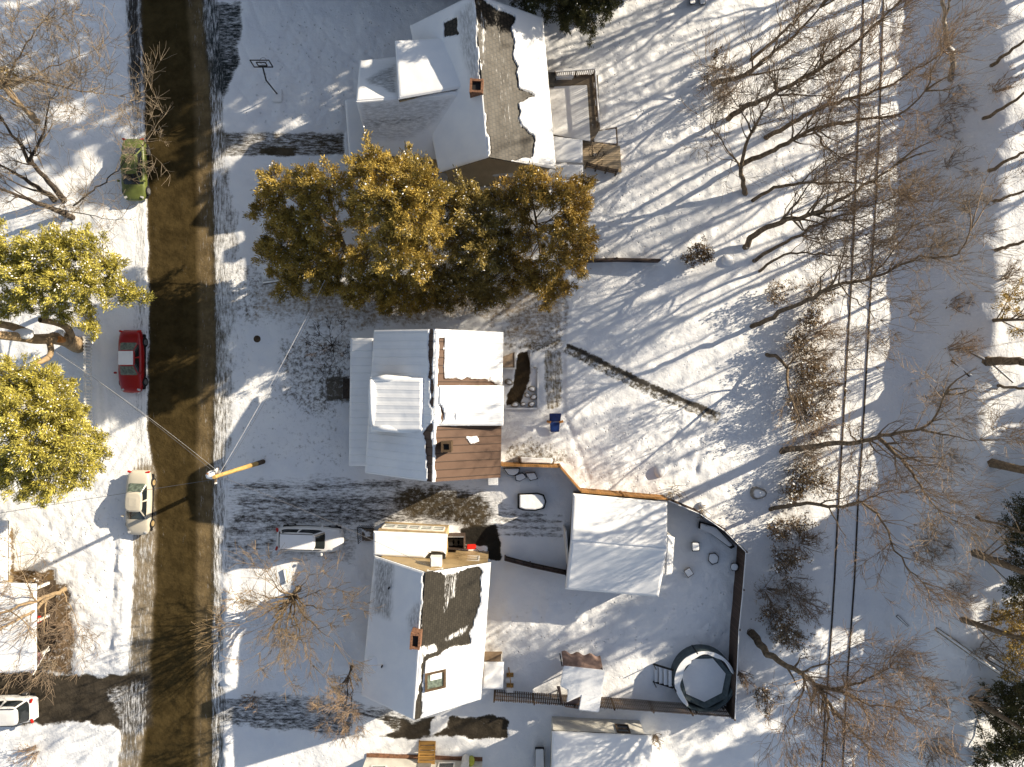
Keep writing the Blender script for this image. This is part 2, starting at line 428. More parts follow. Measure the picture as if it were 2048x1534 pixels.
def build_ground():
    xs = axis(-42, 46, .12, 600); ys = axis(-33, 33, .12, 600)
    nx, ny = len(xs), len(ys)
    X, Y = np.meshgrid(xs, ys); X = X.ravel(); Y = Y.ravel()
    Z = terrain(X, Y)
    k = (H - Z) / F
    px = 1024 + X / k; py = 767 - Y / k          # where the terrain reads in the survey
    cover = np.ones(X.shape); sx = np.zeros(X.shape); sy = np.zeros(X.shape); wet = np.zeros(X.shape); foot = np.full(X.shape, .25); speck = np.full(X.shape, .12)
    under = np.tile(np.array([.075, .06, .04]), (len(X), 1))
    def setv(arr, m, v): arr[:] = arr * (1 - m) + v * m
    def setu(m, c): under[:] = under * (1 - m[:, None]) + np.array(c) * m[:, None]
    # right and left road lines
    RL = [(281, -400), (284, 0), (290, 180), (296, 420), (299, 650), (294, 860), (312, 950), (310, 1150), (296, 1380), (280, 1534), (262, 1900)]
    RR = [(398, -400), (402, 0), (416, 150), (424, 400), (428, 700), (424, 900), (420, 1534), (416, 1900)]
    wob = (fbm(px, py, 45, 7) - .5) * 8
    l = lerp_line(py, RL) + wob; r = lerp_line(py, RR) + wob * .6
    def lin(a, b, w): return np.clip((px - a) / w + .5, 0, 1) * np.clip((b - px) / w + .5, 0, 1)
    road = lin(l, r, 9)
    # verge strips, both sides
    vl = lin(l - 46, l + 3, 12) * np.clip((py - 880) / 60, 0, 1)
    vl2 = lin(l - 34, l, 20) * (1 - np.clip((py - 880) / 60, 0, 1))
    vr = lin(r - 4, r + 32, 12)
    setv(sy, np.maximum.reduce([road, vl, vl2, vr]), 1.)
    setv(cover, vl2, .62 - .30 * np.clip((270 - py) / 120, 0, 1)); setv(cover, vl, .36 + .1 * (vnoise(px, py, 7, 51) - .5)); setv(cover, vr, .50)
    setu(vl, (.22, .18, .125)); setu(vl2, (.05, .045, .04)); setu(vr, (.10, .085, .06))
    setv(cover, road, .06); setu(road, (.050, .036, .0155))
    edge_r = lin(r - 30, r + 2, 10); setv(cover, edge_r, .24); trk = lin(r - 62, r - 50, 8) + lin(l + 6, l + 20, 8); setv(cover, np.clip(trk, 0, 1), .17); setu(edge_r, (.13, .095, .05))
    wet[:] = road
    def P_(poly, v, **kw):
        m = pmask(px, py, poly, **kw); setv(cover, m, v); return m
    # dark verge patches right of the road
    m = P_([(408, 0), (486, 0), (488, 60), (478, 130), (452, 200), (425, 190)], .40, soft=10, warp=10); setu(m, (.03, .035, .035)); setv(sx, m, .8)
    m = P_([(440, 320), (470, 330), (482, 640), (470, 900), (448, 900)], .52, soft=10, warp=14); setv(sy, m, .6)
    m = P_([(440, 500), (520, 520), (640, 600), (640, 680), (470, 660)], .60, soft=20, warp=24)
    # drive to the top house
    m = P_([(432, 262), (690, 266), (692, 312), (436, 314)], .43, soft=5, warp=5); setv(sx, m, .8)
    m = P_([(520, 296), (590, 296), (590, 312), (520, 312)], .2, soft=5, warp=4)
    # thin snow over grass between the evergreens and the middle house
    m = P_([(520, 560), (1140, 560), (1130, 700), (1010, 690), (1000, 655), (745, 655), (700, 690), (500, 640)], .50, soft=24, warp=20); setu(m, (.27, .205, .135)); setv(speck, m, .6); setv(sx, m, .4)
    m = P_([(462, 640), (700, 650), (700, 940), (620, 945), (470, 930)], .72, soft=24, warp=24); setv(speck, m, .45); setu(m, (.10, .088, .07))
    m = P_([(495, 656), (560, 660), (572, 760), (505, 760)], .95, soft=6, warp=6)
    m = P_([(455, 1090), (740, 1090), (730, 1390), (455, 1380)], .86, soft=20, warp=20); setv(speck, m, .35)
    m = P_([(450, 1150), (570, 1150), (560, 1230), (455, 1290)], .72, soft=12, warp=14); setu(m, (.2, .15, .1))
    m = P_([(560, 680), (700, 660), (700, 800), (640, 830), (560, 800)], .56, soft=24, warp=20)
    m = P_([(650, 752), (700, 758), (700, 802), (652, 800)], .34, soft=5, warp=4)
    # shared drive in front of the lower house
    m = P_([(445, 950), (700, 946), (1000, 968), (1010, 1000), (1128, 1040), (1128, 1085), (980, 1070), (740, 1048), (545, 1058), (520, 1120), (445, 1140)], .63, soft=14, warp=12); setv(sx, m, .85); setu(m, (.06, .054, .048))
    m = P_([(480, 985), (740, 990), (960, 1000), (960, 1030), (720, 1046), (480, 1040)], .54, soft=14, warp=12)
    m = P_([(455, 1040), (720, 1044), (735, 1060), (700, 1130), (560, 1135), (455, 1142)], .58, soft=12, warp=12); setv(sx, m, .6); setv(speck, m, .5)
    for yy, x0, x1, wd_ in ((972, 470, 800, 9), (1001, 480, 960, 13), (1020, 490, 980, 8), (1037, 470, 900, 14), (1060, 450, 560, 10), (1090, 450, 545, 9)):
        m = band(px, py, [(x0, yy), ((x0 + x1) / 2, yy + 3), (x1, yy - 6)], wd_, 5, 6, 40, yy); setv(cover, m, .45)
    for yy in (1028, 1040, 1054, 1068):
        m = band(px, py, [(990, yy), (1125, yy + 3)], 5, 3, 3, 30, yy); setv(cover, m, .46)
    m = P_([(800, 985), (880, 975), (960, 990), (985, 1030), (960, 1060), (900, 1040), (800, 1020)], .34, soft=12, warp=14); setu(m, (.07, .055, .035)); setv(sx, m, .3)
    m = P_([(925, 1062), (990, 1050), (1005, 1085), (1000, 1120), (975, 1118), (972, 1096), (930, 1090)], .02, soft=4, warp=8); setu(m, (.022, .02, .017)); setv(wet, m, 1.)
    # lower drive
    m = P_([(430, 1395), (560, 1380), (720, 1400), (820, 1425), (880, 1440), (860, 1478), (720, 1476), (440, 1448)], .52, soft=10, warp=12); setv(sx, m, .9); setu(m, (.045, .045, .045))
    for yy, x0, x1, wd_ in ((1408, 440, 700, 8), (1422, 440, 730, 6), (1440, 440, 760, 10), (1456, 500, 800, 8)):
        m = band(px, py, [(x0, yy - 6), ((x0 + x1) / 2, yy + 1), (x1, yy + 5)], wd_, 5, 5, 40, yy); setv(cover, m, .45)
    m = P_([(770, 1432), (830, 1445), (870, 1430), (1010, 1432), (1020, 1440), (1016, 1476), (960, 1478), (880, 1470), (790, 1480), (760, 1470)], .16, soft=5, warp=8); setu(m, (.05, .042, .032)); setv(wet, m, 1.)
    m = P_([(705, 1432), (765, 1438), (790, 1462), (770, 1470), (700, 1466)], .9, soft=4, warp=4)
    m = P_([(720, 1425), (800, 1440), (800, 1470), (760, 1440)], .35, soft=5, warp=5)
    m = P_([(880, 1425), (900, 1428), (895, 1455), (860, 1470), (865, 1440)], .85, soft=4, warp=6)
    # left drive by the white van
    m = P_([(-60, 1340), (110, 1345), (250, 1352), (300, 1340), (300, 1450), (250, 1470), (220, 1452), (180, 1446), (60, 1452), (-60, 1460)], .20, soft=8, warp=10); setu(m, (.05, .042, .032)); setv(sx, m, .4)
    m = P_([(200, 1380), (290, 1365), (290, 1470), (240, 1470), (230, 1420)], .45, soft=10, warp=14)
    m = P_([(0, 1170), (140, 1165), (150, 1215), (150, 1300), (140, 1345), (70, 1345), (70, 1180)], .34, soft=10, warp=20); setu(m, (.13, .09, .055))
    m = P_([(18, 1050), (30, 1048), (34, 1140), (110, 1140), (110, 1165), (18, 1165)], .3, soft=5, warp=8); setu(m, (.15, .10, .05))
    # plow ridge specks left of the road
    m = pmask(px, py, [(232, 1060), (262, 1060), (258, 1340), (225, 1340)], soft=8, warp=6); setv(cover, m, .74)
    m = P_([(190, 860), (262, 850), (268, 930), (215, 925)], .78, soft=14, warp=10)
    # garden paths and beds behind the middle house
    m = np.maximum(band(px, py, [(1128, 694), (1300, 780), (1440, 838)], 27, 4, 4), 0); setv(cover, m, .50); setu(m, (.10, .085, .06)); setv(speck, m, .9)
    m = band(px, py, [(1134, 690), (1300, 772), (1430, 828)], 8, 3, 3); setv(cover, m, .22); setu(m, (.05, .045, .04))
    m = P_([(1088, 700), (1124, 700), (1124, 815), (1092, 820)], .50, soft=5, warp=6); setu(m, (.15, .115, .06)); setv(sy, m, .5); setv(speck, m, 1)
    m = P_([(1010, 690), (1130, 660), (1130, 705), (1060, 712)], .48, soft=10, warp=10); setu(m, (.14, .11, .07))
    m = P_([(1034, 706), (1058, 700), (1056, 760), (1040, 806), (1012, 812), (1014, 790), (1028, 770)], .12, soft=4, warp=6); setu(m, (.05, .036, .022))
    m = P_([(1008, 890), (1060, 870), (1140, 905), (1140, 930), (1008, 930)], .52, soft=10, warp=10); setu(m, (.17, .13, .08))
    # rough ground right of the yards
    m = P_([(1560, 650), (1660, 640), (1660, 870), (1600, 1130), (1580, 1290), (1510, 1290), (1540, 1080), (1570, 880)], .60, soft=24, warp=26); setu(m, (.11, .08, .05)); setv(speck, m, .8)
    m = P_([(1380, 100), (1500, 90), (1520, 160), (1420, 190)], .72, soft=16, warp=14)
    setv(speck, np.clip((px - 1880) / 60, 0, 1), .45)
    # well trodden snow
    for poly in ([(1090, 0), (1460, 0), (1500, 520), (1190, 520), (1200, 330), (1110, 150)], [(1140, 830), (1400, 800), (1480, 1000), (1340, 980), (1160, 960)], [(60, 1030), (240, 960), (240, 1340), (150, 1340)], [(1500, 0), (1800, 0), (1780, 700), (1560, 640)], [(980, 1220), (1250, 1190), (1480, 1120), (1460, 1280), (1300, 1300), (980, 1320)], [(560, 20), (820, 10), (700, 300), (480, 240)]):
        m = pmask(px, py, poly, soft=20, warp=20); setv(foot, m, 1.0)
    foot *= np.clip(cover * 2 - 1, 0, 1)
    cover[:] += (fbm(px, py, 120, 77) - .5) * .12
    # relief
    amp = np.clip(cover, 0, 1)
    Z = Z + amp * (.06 + .20 * (fbm(X, Y, 3.2, 11) - .5) + .15 * (fbm(X, Y, 1.0, 23) - .5)) - .05 * road
    RC = [(1750, -60), (1746, 60), (1735, 400), (1711, 790), (1691, 1160), (1668, 1533)]
    near = np.clip(1 - (np.abs(px - lerp_line(py, RC)) - 30) / 14, 0, 1)
    Z = Z * (1 - near) + near * (.03 + .012 * (fbm(X, Y, 1.2, 3) - .5))
    Z += np.clip(foot - .3, 0, 1) * amp * (.13 * (fbm(X, Y, .55, 61, 2) - .5) - .05 * (vnoise(X, Y, .33, 67) > .78))
    tr = np.maximum(band(px, py, [(1130, 600), (1126, 690)], 7, 3, 2), band(px, py, [(1126, 715), (1128, 830), (1180, 960)], 9, 3, 3))
    tr = np.maximum(tr, band(px, py, [(1440, 845), (1400, 880), (1390, 960), (1480, 900)], 9, 4, 4))
    Z -= tr * .07
    tracks = band(px, py, [(1376, 1215), (1400, 1250), (1435, 1292)], 3, 2, 1) + band(px, py, [(1210, 1335), (1260, 1318), (1340, 1308)], 3, 2, 1)
    Z -= np.clip(tracks, 0, 1) * .06 * (vnoise(px, py, 4, 9) > .45)
    arcs = np.zeros(px.shape)
    for k_ in range(9):
        cx_, cy_, rr_ = 900 - 14 * k_, -150 + 20 * k_, 330 + 28 * k_
        d_ = np.abs(np.hypot(px - cx_, py - cy_) - rr_); arcs = np.maximum(arcs, np.clip(1 - d_ / 4.5, 0, 1) * (px > 470) * (px < 720) * (py < 262) * (py > -30))
    for x_ in (198, 214): arcs = np.maximum(arcs, np.clip(1 - np.abs(px - x_ - 4 * np.sin(py / 60)) / 5, 0, 1) * (py > 640) * (py < 880))
    Z -= arcs * .05 * (amp > .5)
    ridge = lin(lerp_line(py, [(262, 900), (250, 1100), (240, 1350)]) - 14, lerp_line(py, [(262, 900), (250, 1100), (240, 1350)]) + 10, 12) * np.clip((py - 1050) / 20, 0, 1) * np.clip((1345 - py) / 20, 0, 1)
    Z += ridge * (.08 + .16 * vnoise(px, py, 9, 31))
    ridge2 = lin(r + 26, r + 50, 14) * (np.clip((py - 1130) / 20, 0, 1) * np.clip((1380 - py) / 20, 0, 1) + np.clip((py - 1455) / 20, 0, 1))
    Z += ridge2 * (.06 + .28 * vnoise(px, py, 14, 37))
    rest = np.clip((np.abs(X - 2) - 46) / 10, 0, 1)
    # region ids -> named pieces of the one sheet
    idx = np.arange(nx * ny).reshape(ny, nx)
    q = np.stack([idx[:-1, :-1], idx[:-1, 1:], idx[1:, 1:], idx[1:, :-1]], -1).reshape(-1, 4)
    cx = px[q].mean(1); cy = py[q].mean(1)
    reg = np.zeros(len(q), np.int8)
    lq = lerp_line(cy, RL); rq = lerp_line(cy, RR)
    reg[(cx > lq) & (cx < rq)] = 1
    reg[(cx >= rq) & (cx < rq + 30)] = 2
    drives = [[(432, 262), (690, 266), (692, 312), (436, 314)], [(450, 950), (700, 946), (1000, 968), (1010, 1000), (1128, 1040), (1128, 1085), (1005, 1085), (1000, 1118), (925, 1062), (740, 1048), (545, 1058), (452, 1100)],
              [(450, 1395), (560, 1380), (720, 1400), (880, 1425), (1020, 1434), (1016, 1476), (880, 1478), (720, 1476), (450, 1448)], [(-60, 1340), (110, 1345), (262, 1352), (262, 1460), (60, 1452), (-60, 1460)]]
    for i, d in enumerate(drives): reg[(sdpoly(cx, cy, d) < 0) & (reg == 0)] = 3 + i
    reg[(sdpoly(cx, cy, [(1123, 700), (1135, 682), (1446, 830), (1436, 850)]) < 0)] = 7
    reg[(cx > lerp_line(cy, EDGE) + 20)] = 8
    names = ['snow_ground', 'road', 'sidewalk', 'driveway', 'driveway', 'driveway', 'driveway', 'garden_path', 'embankment']
    for rid, nm in enumerate(names):
        f = q[reg == rid]
        if not len(f): continue
        u, inv = np.unique(f, return_inverse=True)
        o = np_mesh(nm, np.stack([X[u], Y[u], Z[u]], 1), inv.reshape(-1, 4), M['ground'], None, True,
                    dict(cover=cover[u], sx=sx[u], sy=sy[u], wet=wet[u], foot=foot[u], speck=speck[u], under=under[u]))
        tag(o, kind='structure')
build_ground()
# ---------------------------------------------------------------- roofs and houses
def roof(name, mat, parent, c4, paints=(), base=1.0, res=.1, th=.2, snow=.12, seams=0, seed=1, drape=0.):
    """c4: ridge start, ridge end, eave end, eave start as (px,py,z); u runs along the ridge"""
    A, B, C, D = [P(*c) for c in c4]
    lu = max((B - A).length, (C - D).length); lv = max((D - A).length, (C - B).length)
    nu = max(4, int(lu / res)); nv = max(4, int(lv / res))
    u, v = np.meshgrid(np.linspace(0, 1, nu + 1), np.linspace(0, 1, nv + 1)); u = u.ravel(); v = v.ravel()
    a, b, c, d = [np.array(q) for q in (A, B, C, D)]
    pos = (a[None] * ((1 - u) * (1 - v))[:, None] + b[None] * (u * (1 - v))[:, None] + c[None] * (u * v)[:, None] + d[None] * ((1 - u) * v)[:, None])
    k = (H - pos[:, 2]) / F; px = 1024 + pos[:, 0] / k; py = 767 - pos[:, 1] / k
    cov = np.full(len(u), float(base)); thin = np.zeros(len(u))
    for poly, val, *kw in paints:
        kw = kw[0] if kw else {}
        m = pmask(px, py, poly, **{**dict(soft=5, warp=5, wscale=16, seed=seed), **kw})
        if val < 0: thin = np.maximum(thin, -val * m)  # negative values thin the snow; one also paints the dormer's shadow
        else: cov = cov * (1 - m) + val * m
    edge = np.minimum(np.minimum(u * lu, (1 - u) * lu), np.minimum(v * lv, (1 - v) * lv))
    th_s = np.clip((cov - .45) / .3, 0, 1) * snow * np.clip(edge / .12, .25, 1)
    th_s *= 1 + .5 * (fbm(pos[:, 0], pos[:, 1], 1.6, seed) - .5)
    if seams: th_s += np.clip(cov, 0, 1) * .016 * (np.abs(np.sin(u * lu * math.pi / seams)) - .5)
    pos[:, 2] += th_s
    if drape: pos[:, 2] += drape * (fbm(pos[:, 0], pos[:, 1], 1.2, seed + 5) - .5)
    n = nu + 1; idx = np.arange(len(u)).reshape(nv + 1, n)
    q = np.stack([idx[:-1, :-1], idx[1:, :-1], idx[1:, 1:], idx[:-1, 1:]], -1).reshape(-1, 4)
    ring = np.concatenate([idx[0, :], idx[1:, -1], idx[-1, -2::-1], idx[-2:0:-1, 0]])
    low = pos[ring].copy(); low[:, 2] -= th_s[ring] + th
    nb = len(pos); m = len(ring)
    j = np.arange(m); jn = (j + 1) % m
    sk = np.stack([ring[j], nb + j, nb + jn, ring[jn]], -1)
    # flip check
    cat = lambda arr, fill: np.concatenate([arr, np.full(m, fill)])
    V = np.concatenate([pos, low])
    bot = [nb + 0, nb + n - 1, nb + n - 1 + nv, nb + n - 1 + nv + nu]
    faces = np.concatenate([q, sk, np.array([bot])])
    p0, p1, p2 = pos[q[0][0]], pos[q[0][1]], pos[q[0][2]]
    if np.cross(p1 - p0, p2 - p0)[2] < 0: faces = faces[:, ::-1]
    o = np_mesh(name, V, faces, mat, parent, False, dict(cover=cat(cov, .2), thin=cat(thin, 0), u=np.concatenate([u * lu, u[ring] * lu]), v=np.concatenate([v * lv, v[ring] * lv + .05])))
    return o
def walls(parent, mat, ring, zt, gables=(), name='wall', z0=-.3):
    """ring: list of xy; zt: heights per corner; gables: {edge index: (x,y,z)} peak between corner i and i+1"""
    mb = MB(); n = len(ring); g = dict(gables)
    for i in range(n):
        j = (i + 1) % n
        pts = [(*ring[i], z0), (*ring[j], z0), (*ring[j], zt[j])]
        if i in g: pts.append(g[i])
        pts.append((*ring[i], zt[i])); mb.poly(pts)
    mb.poly([(*ring[i], zt[i] - .02) for i in range(n)])
    return mb.build(name, mat, parent)
def inset(pts, d):
    c = sum((Vector(p[:2]) for p in pts), Vector((0, 0))) / len(pts); out = []
    for p in pts:
        v = Vector(p[:2]) - c
        out.append((c.x + v.x - math.copysign(d, v.x), c.y + v.y - math.copysign(d, v.y)))
    return out
def window(parent, c, w, h, ang, frame=M['trim'], pane=M['glass'], dep=.08):
    """window in a vertical wall, ang = outward direction"""
    n = Vector((math.cos(ang), math.sin(ang), 0)); t = Vector((-n.y, n.x, 0)); c = Vector(c)
    mb = MB()
    def bar(x0, x1, z0, z1):
        q = [c + t * x + Vector((0, 0, z)) for x, z in ((x0, z0), (x1, z0), (x1, z1), (x0, z1))]
        mb.hull8([p - n * .02 for p in q], [p + n * dep for p in q])
    f = .09
    bar(-w / 2 - f, -w / 2, -h / 2 - f, h / 2 + f); bar(w / 2, w / 2 + f, -h / 2 - f, h / 2 + f)
    bar(-w / 2, w / 2, -h / 2 - f, -h / 2); bar(-w / 2, w / 2, h / 2, h / 2 + f); bar(-w / 2, w / 2, -.025, .025)
    o = mb.build('window', frame, parent)
    q = [c + t * x + Vector((0, 0, z)) + n * .03 for x, z in ((-w / 2, -h / 2), (w / 2, -h / 2), (w / 2, h / 2), (-w / 2, h / 2))]
    MB().hull8([p - n * .02 for p in q], q).build('pane', pane, o)
    return o
def chimney(parent, c, z0, z1, sx, sy, rz=0, mat=None):
    mat = mat or M['brick']
    ch = MB().box((c[0], c[1], (z0 + z1) / 2), (sx, sy, z1 - z0), rz).build('chimney', mat, parent)
    mb = MB(); w = .13
    for dx, dy, ax, ay in ((sx / 2 - w / 2, 0, w, sy + .06), (-sx / 2 + w / 2, 0, w, sy + .06), (0, sy / 2 - w / 2, sx - 2 * w - .004, w), (0, -sy / 2 + w / 2, sx - 2 * w - .004, w)):
        ca, sa = math.cos(rz), math.sin(rz)
        mb.box((c[0] + dx * ca - dy * sa, c[1] + dx * sa + dy * ca, z1 + .09), (ax, ay, .18), rz)
    mb.build('chimney_rim', mat, ch)
    MB().box((c[0], c[1], z1 + .015), (sx - .28, sy - .28, .02), rz).build('flue', M['dark'], ch)
    return ch
# ---- middle house with brown metal roof
def house_middle():
    t = thing('house', 'middle house with brown metal roof half covered by snow and two wide dormers', 'house', P(868, 800))
    RN, RS = (871, 658, 7.3), (864, 964, 7.3); NE, SE, SW, NW = (1007, 664, 4.4), (1001, 955, 4.4), (730, 946, 4.4), (748, 660, 4.4)
    roof('roof_slope', M['metal'], t, [RN, RS, SW, NW], [([(858, 655), (867, 655), (864, 760), (858, 757)], .1), ([(861, 757), (867, 757), (866, 862), (862, 862)], .15), ([(848, 866), (862, 848), (866, 965), (855, 965), (854, 885)], .08)], 1, seams=.5, seed=3)
    roof('roof_slope', M['metal'], t, [RN, RS, SE, NE], [([(876, 676), (887, 678), (889, 757), (980, 757), (972, 762), (1004, 772), (874, 772)], .05), ([(872, 851), (1010, 846), (1008, 958), (868, 968)], .02), ([(931, 872), (954, 871), (962, 884), (950, 887), (940, 885)], .95), ([(867, 655), (876, 655), (873, 800), (867, 968), (862, 968)], .95, dict(warp=1.5))], 1, seams=.5, seed=5)
    wr = inset([P(*NE), P(*SE), P(*SW), P(*NW)], .35)
    n_, s_ = P(*RN), P(*RS)
    walls(t, M['tan'], wr, [4.3, 4.3, 4.3, 4.3], {1: (s_.x, wr[1][1] + .02, 7.1), 3: (n_.x, wr[0][1], 7.1)})
    def dormer(A, B, C, D, low, pts):
        d = walls(t, M['tan'], [P(*q)[:2] for q in (A, B, C, D)], [q[2] - .12 for q in (A, B, C, D)], name='dormer', z0=low)
        roof('dormer_roof', M['metal'], d, [A, B, C, D], pts, 1, snow=.16, seams=.5, seed=9, th=.1)
    dormer((878, 771, 7.2), (876, 851, 7.2), (1007, 851, 5.15), (1008, 771, 5.15), 4.5, [([(876, 800), (884, 812), (890, 838), (876, 853)], .1), ([(893, 828), (912, 828), (912, 840), (893, 838)], .5, dict(soft=3))])
    dormer((846, 756, 6.95), (846, 863, 6.95), (742, 863, 6.25), (741, 754, 6.25), 4.5, [])
    # raised snow rim on the west dormer
    mb = MB()
    for a, b in (((745, 758), (838, 759)), ((744, 759), (745, 850)), ((745, 857), (840, 859))):
        p, q = P(*a, 6.4), P(*b, 6.6 if b[0] > 800 else 6.4); p.z += .02
        mb.tube([p, p.lerp(q, .3) + Vector((0, .04, .03)), p.lerp(q, .7) - Vector((0, .04, .02)), q], [.16, .24, .22, .14], 8)
    mb.build('snow_ridge', M['snow'], t, smooth=True)
    roof('porch_roof', M['metal'], t, [(748, 932, 3.5), (748, 676, 3.5), (701, 676, 2.8), (698, 932, 2.8)], [], 1, seed=11, th=.16)
    mb = MB()
    for q in ((706, 684), (704, 770), (703, 850), (702, 925)):
        p = P(*q, 2.7); mb.beam((p.x, p.y, -.1), (p.x, p.y, 2.75), .14, .14)
    mb.build('porch_post', M['trim'], t)
    MB().hull8([P(a, b, -.2) for a, b in ((704, 690), (748, 690), (748, 925), (702, 925))], [P(a, b, .35) for a, b in ((704, 690), (748, 690), (748, 925), (702, 925))]).build('porch_floor', M['deck'], t)
    MB().hull8([P(a, b, -.1) for a, b in ((686, 758), (704, 757), (704, 797), (686, 797))], [P(a, b, .2) for a, b in ((686, 758), (704, 757), (704, 797), (686, 797))]).build('porch_step', M['barkd'], t)
    c = P(893, 893, 7.4); chimney(t, (c.x, c.y), 5.6, 7.5, .62, .62, 0, M['poled'])
    for y in (700, 810, 905): window(t, (wr[0][0] - .02, P(1000, y, 2.5).y, 2.5), 1.1, 1.3, 0)
    window(t, (P(800, 0, 2.4).x, wr[1][1], 2.4), 1.0, 1.2, -math.pi / 2); window(t, (P(960, 0, 2.4).x, wr[1][1], 2.4), 1.0, 1.2, -math.pi / 2)
    window(t, (P(880, 0, 5.2).x, wr[0][1], 5.2), .9, 1.1, math.pi / 2)
    for y in (700, 880): window(t, (wr[2][0], P(0, y, 2).y, 2), 1.1, 1.2, math.pi)
    MB().box((wr[2][0] - .04, P(0, 777).y, 1.35), (.08, .95, 2.0)).build('door', M['poled'], t)
    # snow-topped bulkhead on the south wall
    a = P(986, 963, 1.0); b = MB().box((a.x, a.y + .15, .45), (.66, .8, 1.0)).build('utility_box', M['metalgrey'], t)
    MB().box((a.x, a.y + .15, 1.02), (.72, .84, .14)).build('snow_cap', M['snow'], b, bevel=.04)
house_middle()
# ---- lower house with shingle roof
def house_lower():
    t = thing('house', 'lower house with grey brown shingle roof, red chimney and tan porch with five windows', 'house', P(850, 1270))
    RN, RS = (851, 1145, 6.5), (829, 1440, 6.5); NE, SE, SW, NW = (982, 1125, 4.2), (962, 1398, 4.2), (722, 1390, 4.2), (749, 1112, 4.2)
    bare = [(848, 1143), (900, 1143), (955, 1130), (963, 1140), (960, 1203), (951, 1235), (940, 1266), (940, 1287), (900, 1296), (881, 1307), (846, 1328), (840, 1267)]
    roof('roof_slope', M['shC'], t, [RN, RS, SE, NE], [(bare, 0), ([(886, 1146), (900, 1142), (918, 1146), (914, 1188), (897, 1214), (884, 1238)], .44, dict(soft=5, warp=4)), ([(880, 1280), (905, 1262), (944, 1242), (936, 1264), (890, 1292)], .5, dict(soft=9)), ([(844, 1292), (869, 1286), (878, 1302), (846, 1318)], .6, dict(soft=4)), ([(843, 1326), (852, 1324), (846, 1380), (840, 1442), (826, 1442), (834, 1390)], .1), ([(878, 1138), (960, 1122), (962, 1132), (884, 1150)], .62, dict(soft=3))], 1, seed=7, snow=.1)
    roof('roof_slope', M['shC'], t, [RN, RS, SW, NW], [([(752, 1118), (787, 1129), (783, 1200), (780, 1238), (764, 1228), (749, 1226)], -.75, dict(soft=8)), ([(815, 1235), (843, 1195), (842, 1260), (820, 1262)], -.6, dict(soft=8)), ([(848, 1145), (856, 1145), (846, 1262), (838, 1262)], .1)], 1, seed=8, snow=.09)
    wr = inset([P(*NE), P(*SE), P(*SW), P(*NW)], .28); n_, s_ = P(*RN), P(*RS)
    walls(t, M['tan'], wr, [4.1] * 4, {1: (s_.x, s_.y + .3, 6.35), 3: (n_.x, n_.y - .3, 6.35)})
    # front enclosed porch
    q = [(747, 1062, 2.75), (895, 1068, 2.75), (891, 1118, 3.0), (747, 1110, 3.0)]
    roof('porch_roof', M['shC'], t, [q[3], q[2], q[1], q[0]], [([(850, 1112), (868, 1104), (884, 1106), (893, 1104), (893, 1120), (850, 1119)], .05)], 1, seed=12, th=.14)
    w2 = [P(752, 1060, 2.7)[:2], P(891, 1067, 2.7)[:2], (P(891, 1067, 2.7).x, wr[0][1] - .3), (P(752, 1060, 2.7).x, wr[0][1] - .1)]
    w2 = [(w2[0][0] + .15, w2[0][1] + .04), (w2[1][0], w2[1][1] + .04), w2[2], w2[3]]
    pw = walls(t, M['tantrim'], w2, [2.6] * 4, name='porch_wall')
    for i in range(5):
        f = .13 + .185 * i; x = w2[0][0] * (1 - f) + w2[1][0] * f; y = w2[0][1] * (1 - f) + w2[1][1] * f
        window(pw, (x, y + .02, 1.75), .68, 1.0, math.pi / 2 - .05, M['trim'], M['frost'])
    a = P(890, 1068, 2.6)
    # snowy window air conditioner on the gable
    ac = P(872, 1128, 4.6); o = MB().box((ac.x, ac.y + .15, 4.45), (.72, .7, .5)).build('air_conditioner', M['trim'], t)
    MB().box((ac.x, ac.y + .15, 4.74), (.66, .6, .12)).build('snow_cap', M['snow'], o, bevel=.04)
    window(t, (ac.x, wr[0][1] + .01, 5.0), .8, .8, math.pi / 2); window(t, (P(945, 0, 2).x, wr[0][1] + .005, 2.2), .8, 1.1, math.pi / 2)
    c = P(831, 1281, 7.2); chimney(t, (c.x, c.y), 5.4, 7.2, .62, .95, -.07)
    # skylight
    s = P(872, 1358, 5.8)
    k = (P(*NE) - P(*RN)); dz = -2.3 / 4.0
    def sl(dx, dy, up): return Vector((s.x + dx, s.y + dy, 5.82 + dz * dx + up))
    fr = MB()
    for x0, x1, y0, y1 in ((-.62, .62, .45, .58), (-.62, .62, -.58, -.45), (-.62, -.48, -.45, .45), (.48, .62, -.45, .45)):
        qd = [(x0, y0), (x1, y0), (x1, y1), (x0, y1)]; fr.hull8([sl(x, y, -.2) for x, y in qd], [sl(x, y, .26) for x, y in qd])
    fo = fr.build('skylight', M['poled'], t)
    qd = [(-.48, -.45), (.48, -.45), (.48, .45), (-.48, .45)]
    MB().hull8([sl(x, y, -.1) for x, y in qd], [sl(x, y, .17) for x, y in qd]).build('pane', M['frost'], fo)
    qd = [(-.3, .05), (.36, .05), (.36, .4), (-.3, .4)]
    MB().hull8([sl(x, y, .17) for x, y in qd], [sl(x, y, .2) for x, y in qd]).build('snow_cap', M['snow'], fo)
    # vents on the west slope
    for vx, vy in ((779, 1174), (765, 1330)):
        p = P(vx, vy, 5.0); MB().tube([(p.x, p.y, 4.4), (p.x, p.y, 5.35)], .055, 8).build('vent_pipe', M['dark'], t)
    p = P(757, 1328, 4.8); MB().blob((p.x, p.y, 4.72), (.75, .6, .16), 4).build('snow_mound', M['snow'], t, smooth=True)
    # back stoop
    st = [(966, 1324), (1008, 1324), (1008, 1377), (964, 1377)]
